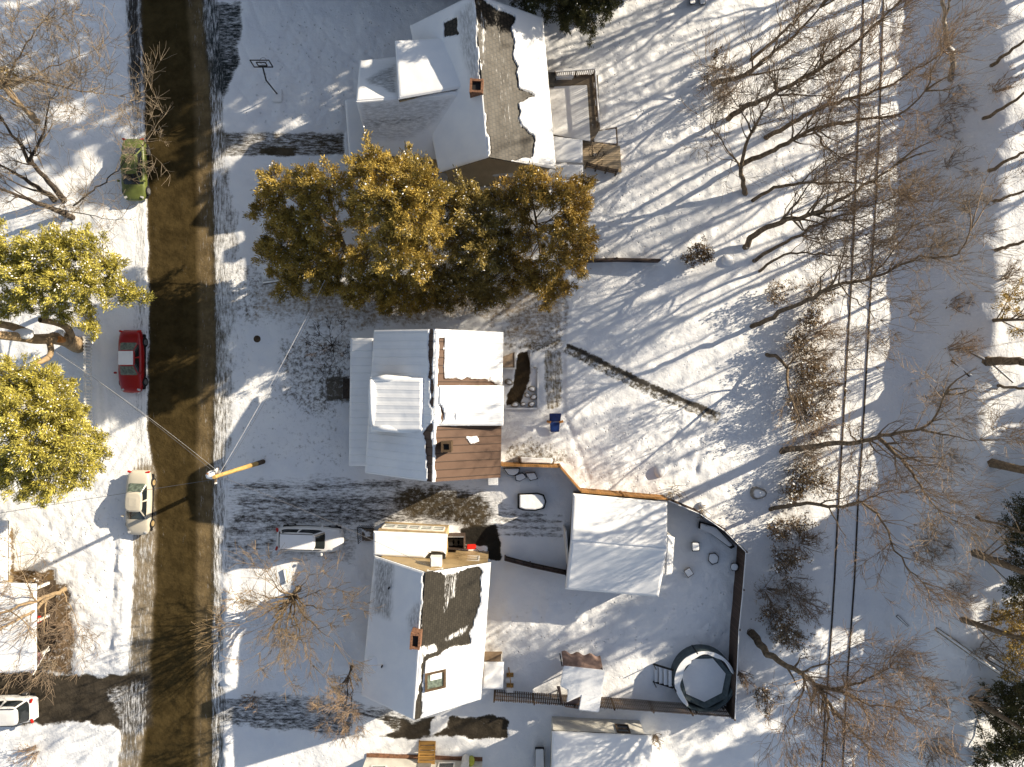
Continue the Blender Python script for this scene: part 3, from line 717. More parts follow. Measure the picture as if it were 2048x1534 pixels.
    roof('porch_roof', M['shC'], t, [(966, 1324, 2.5), (964, 1377, 2.5), (1006, 1377, 2.3), (1008, 1324, 2.3)], [([(966, 1362), (1008, 1366), (1008, 1378), (964, 1378)], .8)], 1, seed=15, th=.1)
    MB().hull8([P(a, b, -.1) for a, b in ((970, 1303), (1004, 1303), (1004, 1370), (970, 1370))], [P(a, b, .5) for a, b in ((970, 1303), (1004, 1303), (1004, 1370), (970, 1370))]).build('back_step', M['plank'], t)
    mb = MB()
    for q in ((1003, 1328), (1002, 1372)):
        p = P(*q, 2.2); mb.beam((p.x, p.y, -.1), (p.x, p.y, 2.3), .1, .1)
    mb.build('porch_post', M['trim'], t)
    for y in (1200, 1280): window(t, (wr[0][0] - .25, P(0, y, 2).y, 2.2), 1, 1.2, -.07)
house_lower()
# ---- upper house
def house_upper():
    t = thing('house', 'large upper house with brown shingle roof patched with snow and a west wing', 'house', P(950, 210))
    RN, RS = (949, -12, 8.0), (977, 314, 8.0); NE, SE = (1086, 36, 4.4), (1112, 338, 4.4); NW, SW = (820, 52, 5.0), (878, 345, 5.0)
    bare = [(946, -14), (985, 14), (1026, 36), (1028, 99), (1032, 150), (1036, 178), (1074, 193), (1036, 208), (1042, 250), (1062, 262), (1077, 272), (1068, 318), (1030, 325), (977, 318), (964, 170)]
    roof('roof_slope', M['shA'], t, [RN, RS, SE, NE], [(bare, .06, dict(soft=5, warp=11, wscale=26)), ([(972, 45), (1006, 40), (1024, 100), (1032, 190), (1040, 280), (1010, 300), (985, 190), (974, 120)], .36, dict(soft=14)), ([(955, -10), (972, 40), (972, 130), (962, 130)], .46, dict(soft=5)), ([(1004, 230), (1026, 232), (1030, 300), (1010, 304)], .36, dict(soft=6))], 1, seed=21, snow=.2, drape=.1)
    roof('roof_slope', M['shA'], t, [RN, RS, SW, NW], [([(887, 45), (913, 37), (918, 70), (890, 74)], .3, dict(soft=3)), ([(915, 30), (948, 0), (962, 170), (945, 170), (930, 130)], -.55, dict(soft=10)), ([(950, -5), (957, -5), (966, 160), (960, 160)], .2, dict(soft=3, warp=4))], 1, seed=22, snow=.1)
    wr = inset([P(*NE), P(*SE), P(*SW), P(*NW)], .35); n_, s_ = P(*RN), P(*RS)
    walls(t, M['cream'], wr, [4.3, 4.3, 4.9, 4.9], {1: (s_.x, s_.y + .45, 7.8), 3: (n_.x, n_.y - .35, 7.8)})
    # west wing
    WR, ER = (712, 203, 6.0), (938, 184, 6.9)
    roof('wing_roof', M['shA'], t, [WR, ER, (925, 322, 4.2), (740, 308, 3.8)], [([(724, 208), (905, 198), (850, 262), (800, 282), (726, 280)], -.42, dict(soft=9)), ([(735, 236), (850, 230), (840, 250), (735, 262)], -.7, dict(soft=10))], 1, seed=23, snow=.12)
    roof('wing_roof', M['shA'], t, [WR, ER, (930, 98, 4.0), (720, 122, 4.0)], [([(735, 160), (790, 132), (793, 190), (740, 168)], -.7, dict(soft=5))], 1, seed=24)  # painted dark triangle is the dormer's cast shadow on this slope
    d = walls(t, M['cream'], [P(*q)[:2] for q in ((797, 199, 6.7), (945, 174, 6.9), (925, 78, 6.2), (791, 84, 6.2))], [6.5, 6.7, 6.1, 6.1], name='dormer', z0=4.0)
    roof('dormer_roof', M['shA'], d, [(797, 199, 6.7), (947, 172, 7.0), (925, 74, 6.3), (790, 82, 6.3)], [], 1, seed=25, th=.1)
    w = [P(728, 205, 5.8)[:2], P(722, 130, 4)[:2], P(930, 104, 4)[:2], P(925, 315, 4)[:2], P(746, 300, 3.8)[:2]]
    walls(t, M['cream'], [(w[0][0] + .3, w[0][1]), (w[1][0] + .35, w[1][1] - .2), w[2], w[3], (w[4][0] + .3, w[4][1])], [5.6, 3.9, 3.9, 4.0, 3.7], name='wing_wall')
    for px_, z in ((920, 2.6), (955, 5.2)):
        p = P(px_, 350, z); window(t, (p.x, wr[1][1] + .02 - (.0 if z < 4 else -.05), z), 1.0, .9, -math.pi / 2 - .08)
    c = P(953, 172, 8.3); chimney(t, (c.x, c.y), 6.0, 8.2, .8, .8, -.05)
    # side strip canopy west of the wing
    roof('side_canopy', M['shA'], t, [(735, 196, 2.7), (748, 330, 2.7), (700, 338, 2.5), (690, 200, 2.5)], [], 1, seed=27, th=.12)
    # south porch
    roof('porch_roof', M['shA'], t, [(990, 326, 3.1), (1166, 330, 3.0), (1166, 360, 2.7), (985, 352, 2.7)], [], 1, seed=28, th=.12)
    roof('porch_roof', M['shA'], t, [(1085, 270, 3.2), (1165, 280, 3.0), (1165, 326, 2.9), (1090, 322, 3.1)], [], 1, seed=29, th=.12)
    mb = MB()
    for q in ((1000, 350), (1080, 353), (1160, 356), (1160, 285)):
        p = P(*q, 2.6); mb.beam((p.x, p.y, -.2), (p.x, p.y, 2.7), .13, .13)
    mb.build('porch_post', M['trim'], t)
    for y in (110, 200): window(t, (wr[0][0] + .05, P(0, y, 2.4).y, 2.4), 1.1, 1.2, -.05)
    MB().box((wr[0][0] + .2, P(0, 225, 2).y, 1.6), (.1, 1.0, 2.0), -.05).build('door', M['trim'], t)
house_upper()
def deck_upper():
    t = thing('deck', 'raised wooden deck with railings behind the upper house, floor under snow', 'deck', P(1140, 215))
    z = .9
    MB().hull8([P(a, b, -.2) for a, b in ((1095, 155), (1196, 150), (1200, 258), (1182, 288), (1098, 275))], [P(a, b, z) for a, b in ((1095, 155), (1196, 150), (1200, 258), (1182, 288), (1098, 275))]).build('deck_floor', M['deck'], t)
    q = [(1094, 174), (1174, 170), (1181, 283), (1098, 268)]
    MB().hull8([P(a, b, z + .003) for a, b in q], [P(a, b, z + .12) for a, b in q]).build('snow_cover', M['snow'], t, bevel=.03)
    def rail(a, b, nm='railing'):
        A, B = P(*a, z), P(*b, z); mb = MB(); n = max(2, int((B - A).length / .14))
        for h in (.1, .95): mb.beam(A + Vector((0, 0, h)), B + Vector((0, 0, h)), .09, .05)
        for i in range(n + 1):
            p = A.lerp(B, i / n); w = .1 if i % 10 == 0 else .035; mb.beam(p, p + Vector((0, 0, 1.0 if w > .05 else .93)), w, w)
        o = mb.build(nm, M['oldwood'], t)
        MB().tube([A + Vector((0, 0, 1.0)), B + Vector((0, 0, 1.0))], .05, 6).build('snow_cap', M['snow'], o)
    rail((1109, 156), (1187, 150)); rail((1187, 150), (1195, 255)); 
    p = P(1101, 166, z); MB().box((p.x, p.y, z + .45), (.5, .75, .9)).build('grill_cabinet', M['black'], t)
    p = P(1128, 150, z); MB().box((p.x, p.y, z + .1), (1.3, .7, .5)).build('snow_bank', M['snow'], t, bevel=.1)
    t2 = thing('ramp_deck', 'low bare wooden deck with snow patches beside the upper house back porch', 'deck', P(1200, 300))
    q = [(1163, 281), (1240, 292), (1243, 345), (1168, 330)]
    MB().hull8([P(a, b, -.2) for a, b in q], [P(a, b, .55) for a, b in q]).build('deck_floor', M['deckpale'], t2)
    mb = MB(); A, B = P(1172, 333, .6), P(1232, 347, .6)
    for h in (.05, .4, .75): mb.beam(A + Vector((0, 0, h)), B + Vector((0, 0, h)), .07, .12)
    for i in range(4): mb.beam(A.lerp(B, i / 3) - Vector((0, 0, .5)), A.lerp(B, i / 3) + Vector((0, 0, .9)), .1, .1)
    mb.build('railing', M['lattice'], t2)
    t3 = thing('raised_bed', 'snow filled square bed beside the upper deck', 'raised bed', P(1210, 265))
    q = [(1184, 262), (1234, 254), (1236, 290), (1186, 286)]
    MB().hull8([P(a, b, -.2) for a, b in q], [P(a, b, .35) for a, b in q]).build('bed_frame', M['oldwood'], t3)
    q2 = [(1186, 264), (1231, 257), (1233, 288), (1188, 284)]
    MB().hull8([P(a, b, .353) for a, b in q2], [P(a, b, .45) for a, b in q2]).build('snow_cover', M['snow'], t3, bevel=.04)
deck_upper()
# ---- garage, white shed, left house, bottom house
def garage():
    t = thing('garage', 'square garage with smooth white snow roof inside the fenced yard', 'garage', P(1235, 1085))
    q = {'NW': (1146, 987, 2.7), 'NE': (1334, 1004, 2.7), 'SE': (1317, 1193, 2.7), 'SW': (1130, 1178, 2.7)}
    rw, re = (1141, 1082, 3.75), (1334, 1097, 3.75)
    roof('roof_slope', M['shC'], t, [rw, re, q['NE'], q['NW']], [], 1, seed=31, snow=.2)
    roof('roof_slope', M['shC'], t, [rw, re, q['SE'], q['SW']], [], 1, seed=32, snow=.2)
    wr = inset([P(*q[k]) for k in ('NE', 'SE', 'SW', 'NW')], .22); a, b = P(*rw), P(*re)
    walls(t, M['greyside'], wr, [2.6] * 4, {0: (b.x - .2, b.y, 3.6), 2: (a.x + .2, a.y, 3.6)})
    MB().box((wr[2][0] - .02, P(0, 1085).y, 1.15), (.1, 2.6, 2.3), .08).build('garage_door', M['trim'], t)
    roof('side_roof', M['shC'], t, [(1334, 1068, 2.3), (1330, 1150, 2.3), (1344, 1148, 2.0), (1349, 1075, 2.0)], [], 1, seed=33, th=.08)
    for y in (1072, 1146):
        p = P(1344, y, 1.9); MB().beam((p.x - .1, p.y, -.1), (p.x - .1, p.y, 2.0), .1, .1).build('post', M['trim'], t)
garage()
def shed():
    t = thing('shed', 'white sided outbuilding with a dark window at the bottom edge', 'shed', P(1200, 1500))
    e1, e2 = (1104, 1463, 2.5), (1303, 1472, 2.5); s1, s2 = (1103, 1540, 3.4), (1306, 1548, 3.4); t1, t2 = (1098, 1625, 2.5), (1302, 1632, 2.5)
    roof('roof_slope', M['shC'], t, [s1, s2, e2, e1], [], 1, seed=35); roof('roof_slope', M['shC'], t, [s1, s2, t2, t1], [], 1, seed=36)
    wr = inset([P(*e2), P(*t2), P(*t1), P(*e1)], .12); wr[0] = (wr[0][0] - .25, wr[0][1]); wr[1] = (wr[1][0] - .25, wr[1][1])
    walls(t, M['white_siding'], wr, [2.42] * 4, {0: (wr[0][0], P(*s2).y, 3.25), 2: (wr[2][0], P(*s1).y, 3.25)})
    p = P(1246, 1455, 1.6); f = 1 - (wr[0][0] - p.x) / (wr[0][0] - wr[3][0]); y = wr[3][1] * (1 - f) + wr[0][1] * f
    window(t, (p.x, y, 1.45), .75, .95, math.pi / 2 - .05, M['lattice'], M['glass'])
shed()
def house_left():
    t = thing('house', 'house at the left edge with snow covered flat porch roof on white posts', 'house', P(20, 1240))
    MBx = [(-200, 1168), (74, 1168), (74, 1340), (-200, 1352)]
    roof('porch_roof', M['shC'], t, [(-90, 1162, 3.4), (-90, 1352, 3.4), (72, 1340, 2.9), (72, 1168, 2.9)], [], 1, seed=41, th=.16)
    roof('roof_slope', M['shC'], t, [(-160, 1030, 4.6), (-160, 1180, 4.6), (14, 1162, 3.2), (15, 1042, 3.2)], [], 1, seed=42, th=.16)
    walls(t, M['white_siding'], [(P(20, 0).x, P(0, 1045).y), (P(20, 0).x, P(0, 1160).y), (P(-120, 0).x, P(0, 1160).y), (P(-120, 0).x, P(0, 1045).y)], [3.0, 3.0, 4.2, 4.2])
    walls(t, M['tan'], [(P(28, 0).x, P(0, 1150).y), (P(28, 0).x, P(0, 1310).y), (P(-120, 0).x, P(0, 1310).y), (P(-120, 0).x, P(0, 1150).y)], [2.8, 2.8, 3.2, 3.2], name='wall')
    for y in (1160, 1224, 1292):
        a = P(112, y, .0); b = P(76, y + 18, 2.75)
        p = P(104, y + 3, 0)
        MB().beam((p.x, p.y, -.1), (p.x - .02, p.y, 2.78), .17, .17).build('porch_post', M['trim'], t)
    MB().hull8([P(a, b, -.1) for a, b in ((30, 1165), (112, 1160), (112, 1300), (30, 1310))], [P(a, b, .35) for a, b in ((30, 1165), (112, 1160), (112, 1300), (30, 1310))]).build('porch_floor', M['lattice'], t)
    MB().box((*P(88, 1232)[:2], .75), (.4, .4, .5)).build('flower_tub', M['redp'], t, bevel=.05)
    f = thing('flag', 'red and white striped flag on a pole below the left porch roof', 'flag', P(95, 1310, 0))
    A = P(98, 1292, 1.8); B = P(66, 1350, 3.0)
    MB().tube([A, B], .03, 6).build('flag_pole', M['trim'], f)
    u, v = np.meshgrid(np.linspace(0, 1, 16), np.linspace(0, 1, 10)); u = u.ravel(); v = v.ravel()
    d = (B - A) * .62; o = np.array(B - d * 1.05)
    side = Vector((d.y, -d.x, -.3)).normalized() * .75
    pos = o[None] + np.array(d)[None] * (1 - u)[:, None] + (-np.array(side))[None] * (1 - v)[:, None] * -1
    pos[:, 2] += .06 * np.sin(u * 9 + v * 3) - .25 * (1 - v) + .02
    idx = np.arange(160).reshape(10, 16); q = np.stack([idx[:-1, :-1], idx[:-1, 1:], idx[1:, 1:], idx[1:, :-1]], -1).reshape(-1, 4)
    np_mesh('flag_cloth', pos, q, M['flag'], f, True, dict(u=u, v=v))
house_left()
def house_bottom():
    t = thing('house', 'white sided house at the bottom edge with wooden steps to its door', 'house', P(830, 1530))
    wr = [P(734, 1512)[:2], P(965, 1520)[:2], (P(965, 0).x, P(0, 1620).y), (P(734, 0).x, P(0, 1620).y)]
    walls(t, M['white_siding'], wr, [3.6] * 4)
    roof('roof_slope', M['shC'], t, [(710, 1660, 5.5), (1000, 1660, 5.5), (1010, 1584, 3.6), (700, 1574, 3.6)], [], 1, seed=44)
    roof('roof_slope', M['shC'], t, [(710, 1660, 5.5), (1000, 1660, 5.5), (1010, 1760, 3.6), (700, 1760, 3.6)], [], 1, seed=45)
    def wy(px): f = (P(px, 0).x - wr[0][0]) / (wr[1][0] - wr[0][0]); return wr[0][1] * (1 - f) + wr[1][1] * f
    window(t, (P(895, 0).x, wy(895), 1.3), 1.0, 1.3, math.pi / 2); window(t, (P(765, 0).x, wy(765), 1.9), .9, 1.1, math.pi / 2)
    MB().box((P(852, 0).x, wy(852), 1.7), (.95, .12, 2.0)).build('door', M['metalgrey'], t)
    s = MB()
    for i in range(5):
        y = wy(855) + 1.15 - i * .27; s.box((P(855, 0).x, y, .13 + i * .15), (1.2, .26, .08)); 
    for dx in (-.55, .55): s.beam((P(855, 0).x + dx, wy(855) + 1.3, .0), (P(855, 0).x + dx, wy(855) + .02, .68), .06, .2)
    s.build('steps', M['steps'], t)
    MB().hull8([(*wr[0], -.1), (*wr[1], -.1), (wr[1][0], wr[1][1] + .25, -.1), (wr[0][0], wr[0][1] + .25, -.1)], [(*wr[0], .18), (*wr[1], .18), (wr[1][0], wr[1][1] + .25, .16), (wr[0][0], wr[0][1] + .25, .16)]).build('foundation', M['brick'], t)
    o = MB(); p = Vector((P(797, 0).x, wy(797), 2.4))
    o.tube([p, p + Vector((0, .45, .1))], .03, 6); o.beam(p + Vector((0, .42, .1)), p + Vector((.22, .62, .12)), .14, .08); o.beam(p + Vector((0, .42, .1)), p + Vector((-.2, .6, .12)), .14, .08)
    o.build('floodlight', M['dark'], t)
    o = MB(); p = Vector((P(932, 0).x, wy(932) + .18, 1.2))
    o.tube([p - Vector((0, 0, 1.1)), p], .28, 12); o.build('meter_pipe', M['trim'], t)
house_bottom()
p = P(943, 1516)
tag(MB().tube([(p.x, p.y, 0), (p.x, p.y, .5), (p.x, p.y, .8), (p.x, p.y, 1.0)], [.22, .25, .18, .03], 12).build('garden_ornament', M['yellow'], None, smooth=True), 'yellow green cone shaped tub beside the bottom house wall', 'tub')
# ---------------------------------------------------------------- fences
def board_fence(name, label, pts, h, mat, post=True, th=.05, cap=None):
    W = [G(*p) for p in pts]
    t = thing(name, label, 'fence', W[0])
    mb = MB(); rl = MB(); ps = []
    for a, b in zip(W[:-1], W[1:]):
        mb.beam(a + Vector((0, 0, h / 2)), b + Vector((0, 0, h / 2)), th, h)
        d = (b - a); n = Vector((-d.y, d.x, 0)).normalized()
        for z in (.3, h - .25): rl.beam(a + n * .055 + Vector((0, 0, z)), b + n * .055 + Vector((0, 0, z)), .06, .09)
        k = max(1, int(d.length / 2.4))
        for i in range(k): ps.append(a.lerp(b, i / k) + n * .06)
    ps.append(W[-1])
    mb.build('board_panel', mat, t); rl.build('fence_rail', mat, t)
    for p in ps: MB().beam(p, p + Vector((0, 0, h + .06)), .1, .1).build('fence_post', mat, t)
    if cap:
        c = MB()
        for a, b in zip(W[:-1], W[1:]): c.tube([a + Vector((0, 0, h + .01)), b + Vector((0, 0, h + .01))], cap, 6)
        c.build('snow_cap', M['snow'], t)
    return t
k = 1.04
def inn(x, y): return (1024 + (x - 1024) / k, 767 + (y - 767) / k)
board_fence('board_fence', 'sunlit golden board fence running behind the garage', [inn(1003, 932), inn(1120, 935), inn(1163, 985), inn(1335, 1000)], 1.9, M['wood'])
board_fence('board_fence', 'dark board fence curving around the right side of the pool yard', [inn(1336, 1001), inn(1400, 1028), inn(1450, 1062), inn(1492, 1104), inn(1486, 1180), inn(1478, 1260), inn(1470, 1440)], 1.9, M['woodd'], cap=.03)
def picket_fence(name, label, pts, h, mat, step=.13, w=.085, rails=(.25, .95), cap=0, z0=0):
    W = [G(*p) for p in pts]; t = thing(name, label, 'fence', W[0])
    pk = MB(); rl = MB(); sn = MB()
    for a, b in zip(W[:-1], W[1:]):
        L = (b - a).length; n = int(L / step); d = (b - a).normalized(); nn = Vector((-d.y, d.x, 0))
        rz = math.atan2(d.y, d.x)
        for i in range(n):
            p = a + d * (i + .5) * L / n; hh = h * (1 + .02 * math.sin(i * 1.7))
            pk.box((p.x, p.y, p.z + hh / 2), (w, .03, hh), rz)
        for z in rails:
            rl.beam(a + nn * .04 + Vector((0, 0, z)), b + nn * .04 + Vector((0, 0, z)), .06, .09)
            if cap: sn.tube([a + nn * .05 + Vector((0, 0, z + .05)), b + nn * .05 + Vector((0, 0, z + .05))], cap, 5)
        k = max(1, int(L / 2.4))
        for i in range(k + 1):
            p = a.lerp(b, i / k) + nn * .05; MB().beam(p, p + Vector((0, 0, h + .05)), .1, .1).build('fence_post', mat, t)
    pk.build('pickets', mat, t); rl.build('fence_rail', mat, t)
    if cap: sn.build('snow_cap', M['snow'], t)
picket_fence('picket_fence', 'weathered picket fence along the bottom of the pool yard', [inn(1466, 1437), inn(1230, 1420), inn(988, 1404)], 1.75, M['lattice'], rails=(.35, .9, 1.5), cap=.035)
picket_fence('picket_fence', 'white picket fence on the left between the street and old tree', [(184, 676), (187, 875)], 1.05, M['trim'], step=.22, w=.12)
board_fence('board_fence', 'short dark fence panel left of the garage', [(1010, 1112), (1060, 1125), (1130, 1140)], 1.3, M['woodd'])
board_fence('low_wall', 'low dark timber edging right of the golden evergreens', [(1165, 524), (1230, 522), (1315, 524)], .9, M['woodd'], th=.15)
# ---------------------------------------------------------------- vehicles
def car(name, label, px, py, head, L, W, Ht, mat, kind='sedan', snow=False, rim=M['rim'], cat='car', frost=False):
    p = P(px, py); t = thing(name, label, cat, (p.x, p.y, .02), head)
    B = lambda mb, nm, m, par=t, **k: mb.build(nm, m, par, world=False, **k)
    hl = L / 2; hw = W / 2
    if kind == 'suv': xs = [-hl, -hl + .1, -hl + .35, -1.3, -.3, .6, 1.15, hl - .7, hl - .25, hl]; zt = [.75, .98, 1.02, 1.02, 1.0, 1.0, 1.02, .98, .88, .6]
    else: xs = [-hl, -hl + .12, -hl + .5, -1.3, -.4, .5, 1.0, hl - .8, hl - .3, hl]; zt = [.62, .86, .93, .93, .9, .9, .9, .82, .72, .48]
    v = []; f = []; secs = []
    for x, z in zip(xs, zt):
        e = abs(x) / hl; w = hw * (1 - .17 * e ** 5 - .05 * e ** 2)
        sec = [(-.8 * w, .22), (-w * .97, .34), (-w, .58), (-w * .97, z - .08), (-w * .84, z), (0, z + .03), (w * .84, z), (w * .97, z - .08), (w, .58), (w * .97, .34), (.8 * w, .22)]
        if e == 1: sec = [(y * .93, .35 + (zz - .22) * .75) for y, zz in sec]
        secs.append([(x, y, zz) for y, zz in sec])
    mb = MB(); n = 11
    for s in secs: mb.v += s
    for i in range(len(secs) - 1):
        for j in range(n): mb.f.append((i * n + j, i * n + (j + 1) % n, (i + 1) * n + (j + 1) % n, (i + 1) * n + j))
    mb.f.append(tuple(range(n))); mb.f.append(tuple(range((len(secs) - 1) * n, len(secs) * n)))
    body = B(mb, 'body', mat, smooth=True, subsurf=1)
    zb = .88 if kind != 'suv' else .98
    if kind == 'suv': rb, rt, ft, fb = -hl + .18, -hl + .5, .55, 1.25
    else: rb, rt, ft, fb = -1.6, -.85, .45, 1.2
    if kind == 'coupe': rb, rt, ft, fb = -1.55, -.75, .28, 1.1
    wb, wt = hw * .86, hw * .66
    def sup(th, x0, x1, w, z, ex):
        c, q = math.cos(th), math.sin(th)
        return Vector(((x0 + x1) / 2 + (x1 - x0) / 2 * math.copysign(abs(c) ** (2 / ex), c), w * math.copysign(abs(q) ** (2 / ex), q), z))
    ths = [2 * math.pi * i / 1440 for i in range(1441)]; acc = [0.]
    for a_, b_ in zip(ths[:-1], ths[1:]): acc.append(acc[-1] + (sup(a_, rb, fb, wb, 0, 6.) - sup(b_, rb, fb, wb, 0, 6.)).length)
    N = 72; tl = [float(np.interp(acc[-1] * i / N, acc, ths)) for i in range(N)]
    def ringp(x0, x1, w, z, ex=5.): return [sup(th, x0, x1, w, z, ex) for th in tl]
    r0 = ringp(rb, fb, wb, zb - .06, 6.); r1 = ringp(rt, ft, wt, Ht - .05, 4.5)
    def zone(i):
        p_ = (r0[i] + r0[(i + 1) % N]) / 2; u_ = (p_.x - (rb + fb) / 2) / ((fb - rb) / 2); v_ = p_.y / wb
        if u_ > .9 and abs(v_) < .84: return 'windscreen'
        if u_ < -.9 and abs(v_) < .84: return 'rear_window'
        if abs(v_) > .9 and abs(u_) < .86 and abs(u_ + .03) > .045: return 'left_side_window' if v_ > 0 else 'right_side_window'
        return 'pillar'
    cab = MB(); gl = {}
    for i in range(N):
        j = (i + 1) % N; z = zone(i)
        lo, up_ = (.10, .93) if 'side' not in z else (.16, .86)
        def at(k, v): return r0[k].lerp(r1[k], v)
        if z == 'pillar': cab.poly([r0[i], r0[j], r1[j], r1[i]])
        else:
            cab.poly([r0[i], r0[j], at(j, lo), at(i, lo)]); cab.poly([at(i, up_), at(j, up_), r1[j], r1[i]])
            gl.setdefault(z, MB()).poly([at(i, lo), at(j, lo), at(j, up_), at(i, up_)])
    r2 = [v.lerp(Vector(((rt + ft) / 2, 0, Ht)), .12) + Vector((0, 0, .035)) for v in r1]; r3 = [v.lerp(Vector(((rt + ft) / 2, 0, Ht)), .5) + Vector((0, 0, .03)) for v in r2]
    ro = MB()
    for A_, B2 in ((r1, r2), (r2, r3)):
        for i in range(N): ro.poly([A_[i], A_[(i + 1) % N], B2[(i + 1) % N], B2[i]])
    ro.poly(r3)
    B(cab, 'cabin', mat); B(ro, 'roof', mat)
    for z, m_ in gl.items():
        fz = frost and 'side' not in z or (z == 'rear_window' and name == 'beige_sedan')
        B(m_, z.replace('left_', '').replace('right_', ''), M['frost'] if fz else M['carglass'])
    if snow:
        B(MB().hull8([(rt + .02, -wt + .05, Ht - .02), (ft - .04, -wt + .05, Ht - .02), (ft - .04, wt - .05, Ht - .02), (rt + .02, wt - .05, Ht - .02)],
                 [(rt + .06, -wt + .09, Ht + .09), (ft - .08, -wt + .09, Ht + .09), (ft - .08, wt - .09, Ht + .09), (rt + .06, wt - .09, Ht + .09)]), 'roof_snow', M['snow'], bevel=.02)
    for x in (-hl * .62, hl * .64):
        for s in (-1, 1):
            y = s * (hw - .10)
            w = B(MB().tube([(x, y - .11, .31), (x, y + .11, .31)], .325, 18), 'wheel', M['tyre'])
            B(MB().tube([(x, y + s * .06, .31), (x, y + s * .125, .31)], [.22, .2], 14), 'rim', rim, w)
    for s in (-1, 1):
        mz = zb + .08; B(MB().box((fb - .32, s * (hw + .06), mz), (.14, .2, .13)), 'mirror', mat, bevel=.03)
        B(MB().box((hl - .26, s * hw * .66, .66 if kind != 'suv' else .8), (.16, .26, .09), -s * .5), 'headlight', M['lamp'], bevel=.03)
        B(MB().box((-hl + .1, s * hw * .72, .74 if kind != 'suv' else .95), (.14, .3, .16), s * .3), 'tail_light', M['red_lamp'], bevel=.03)
    if kind == 'suv':
        for s in (-1, 1): B(MB().beam((rt + .1, s * (wt - .06), Ht + .05), (ft - .1, s * (wt - .06), Ht + .05), .04, .04), 'roof_rack', M['black'])
    B(MB().box((0, 0, .24), (L * .88, W * .96, .18)), 'underbody', M['black'], bevel=.04)
    # bumper line
    B(MB().box((-hl + .03, 0, .45), (.08, W * .72, .16)), 'bumper', mat, bevel=.03)
    return t
down = -math.pi / 2
car('green_sedan', 'dusty olive green sedan parked under bare branches on the left roadside', 278, 345, down, 4.4, 1.72, 1.42, M['green'], 'sedan')
car('red_coupe', 'dark red coupe with snow on its roof parked at the left roadside', 272, 724, down, 4.45, 1.72, 1.32, M['red'], 'coupe', snow=True, frost=True)
car('beige_sedan', 'pale champagne sedan parked in sunlight on the left roadside', 287, 1003, down - .03, 4.6, 1.74, 1.42, M['beige'], 'sedan', rim=M['rimt'])
car('white_suv', 'white wagon with snowy roof parked in the driveway of the lower house', 626, 1074, -.03, 4.7, 1.8, 1.62, M['white'], 'suv', snow=True)
car('white_van', 'white van backed up in the driveway at the left edge', 16, 1411, math.pi + .03, 4.9, 1.95, 1.85, M['white'], 'suv', cat='van')
# ---------------------------------------------------------------- utility pole, cables, rails
def utility():
    b = P(527, 923, 0); tp = P(430, 955, 8.3)
    t = thing('utility_pole', 'leaning looking yellow timber utility pole with snow capped transformer', 'utility pole', b)
    d = Vector((b.x, b.y, 0))
    MB().tube([b - Vector((0, 0, .3)), b + Vector((0, 0, 1.4))], [.17, .165], 10).build('pole_base', M['poled'], t)
    MB().tube([b + Vector((0, 0, 1.4)), b + Vector((0, 0, 8.3))], [.16, .115], 10, True).build('pole', M['pole'], t)
    c = b + Vector((-.38, .05, 7.5))
    o = MB().tube([c - Vector((0, 0, .5)), c + Vector((0, 0, .35))], .27, 14).build('transformer', M['metalgrey'], t)
    MB().blob((c.x, c.y, c.z + .4), (.29, .28, .12), 3).build('snow_cap', M['snow'], o, smooth=True)
    MB().tube([c + Vector((-.1, .1, .3)), c + Vector((-.12, .12, .65))], .05, 8).build('bushing', M['brick'], o)
    mb = MB(); mb.beam(b + Vector((-.1, -.45, 7.9)), b + Vector((.05, .5, 7.9)), .1, .12); mb.build('cross_arm', M['oldwood'], t)
    for s in (-.4, .4): MB().tube([b + Vector((0, s, 7.95)), b + Vector((0, s, 8.15))], .05, 8).build('insulator', M['trim'], t)
    top = b + Vector((0, 0, 7.7))
    def cable(label, A, B, sag, r=.018, mat=M['cable'], n=14):
        pts = [A.lerp(B, i / n) - Vector((0, 0, sag * 4 * (i / n) * (1 - i / n))) for i in range(n + 1)]
        o = MB().tube(pts, r, 5).build('overhead_cable', mat); tag(o, label, 'cable')
    cable('frosty service cable from the utility pole toward the golden evergreens', top, P(650, 560, 6.2), .5, .014, M['cablel'])
    cable('twin service cable beside the frosty one toward the evergreens', top + Vector((.1, 0, -.25)), P(655, 562, 6.0), .7, .009)
    cable('cable from the utility pole crossing the road to the old tree', top, P(110, 700, 5.0), .4, .013, M['cable'])
    cable('thin second cable crossing the road to the left', top + Vector((0, .1, -.3)), P(112, 705, 4.8), .5, .010, M['cablel'])
    cable('service cable from the utility pole to the lower house', top, P(862, 1135, 4.9), .5, .011, M['cable'])
    cable('long cable from the pole to the house at the left edge', top + Vector((0, -.2, 0)), P(-60, 1036, 4.8), .4, .015)
utility()
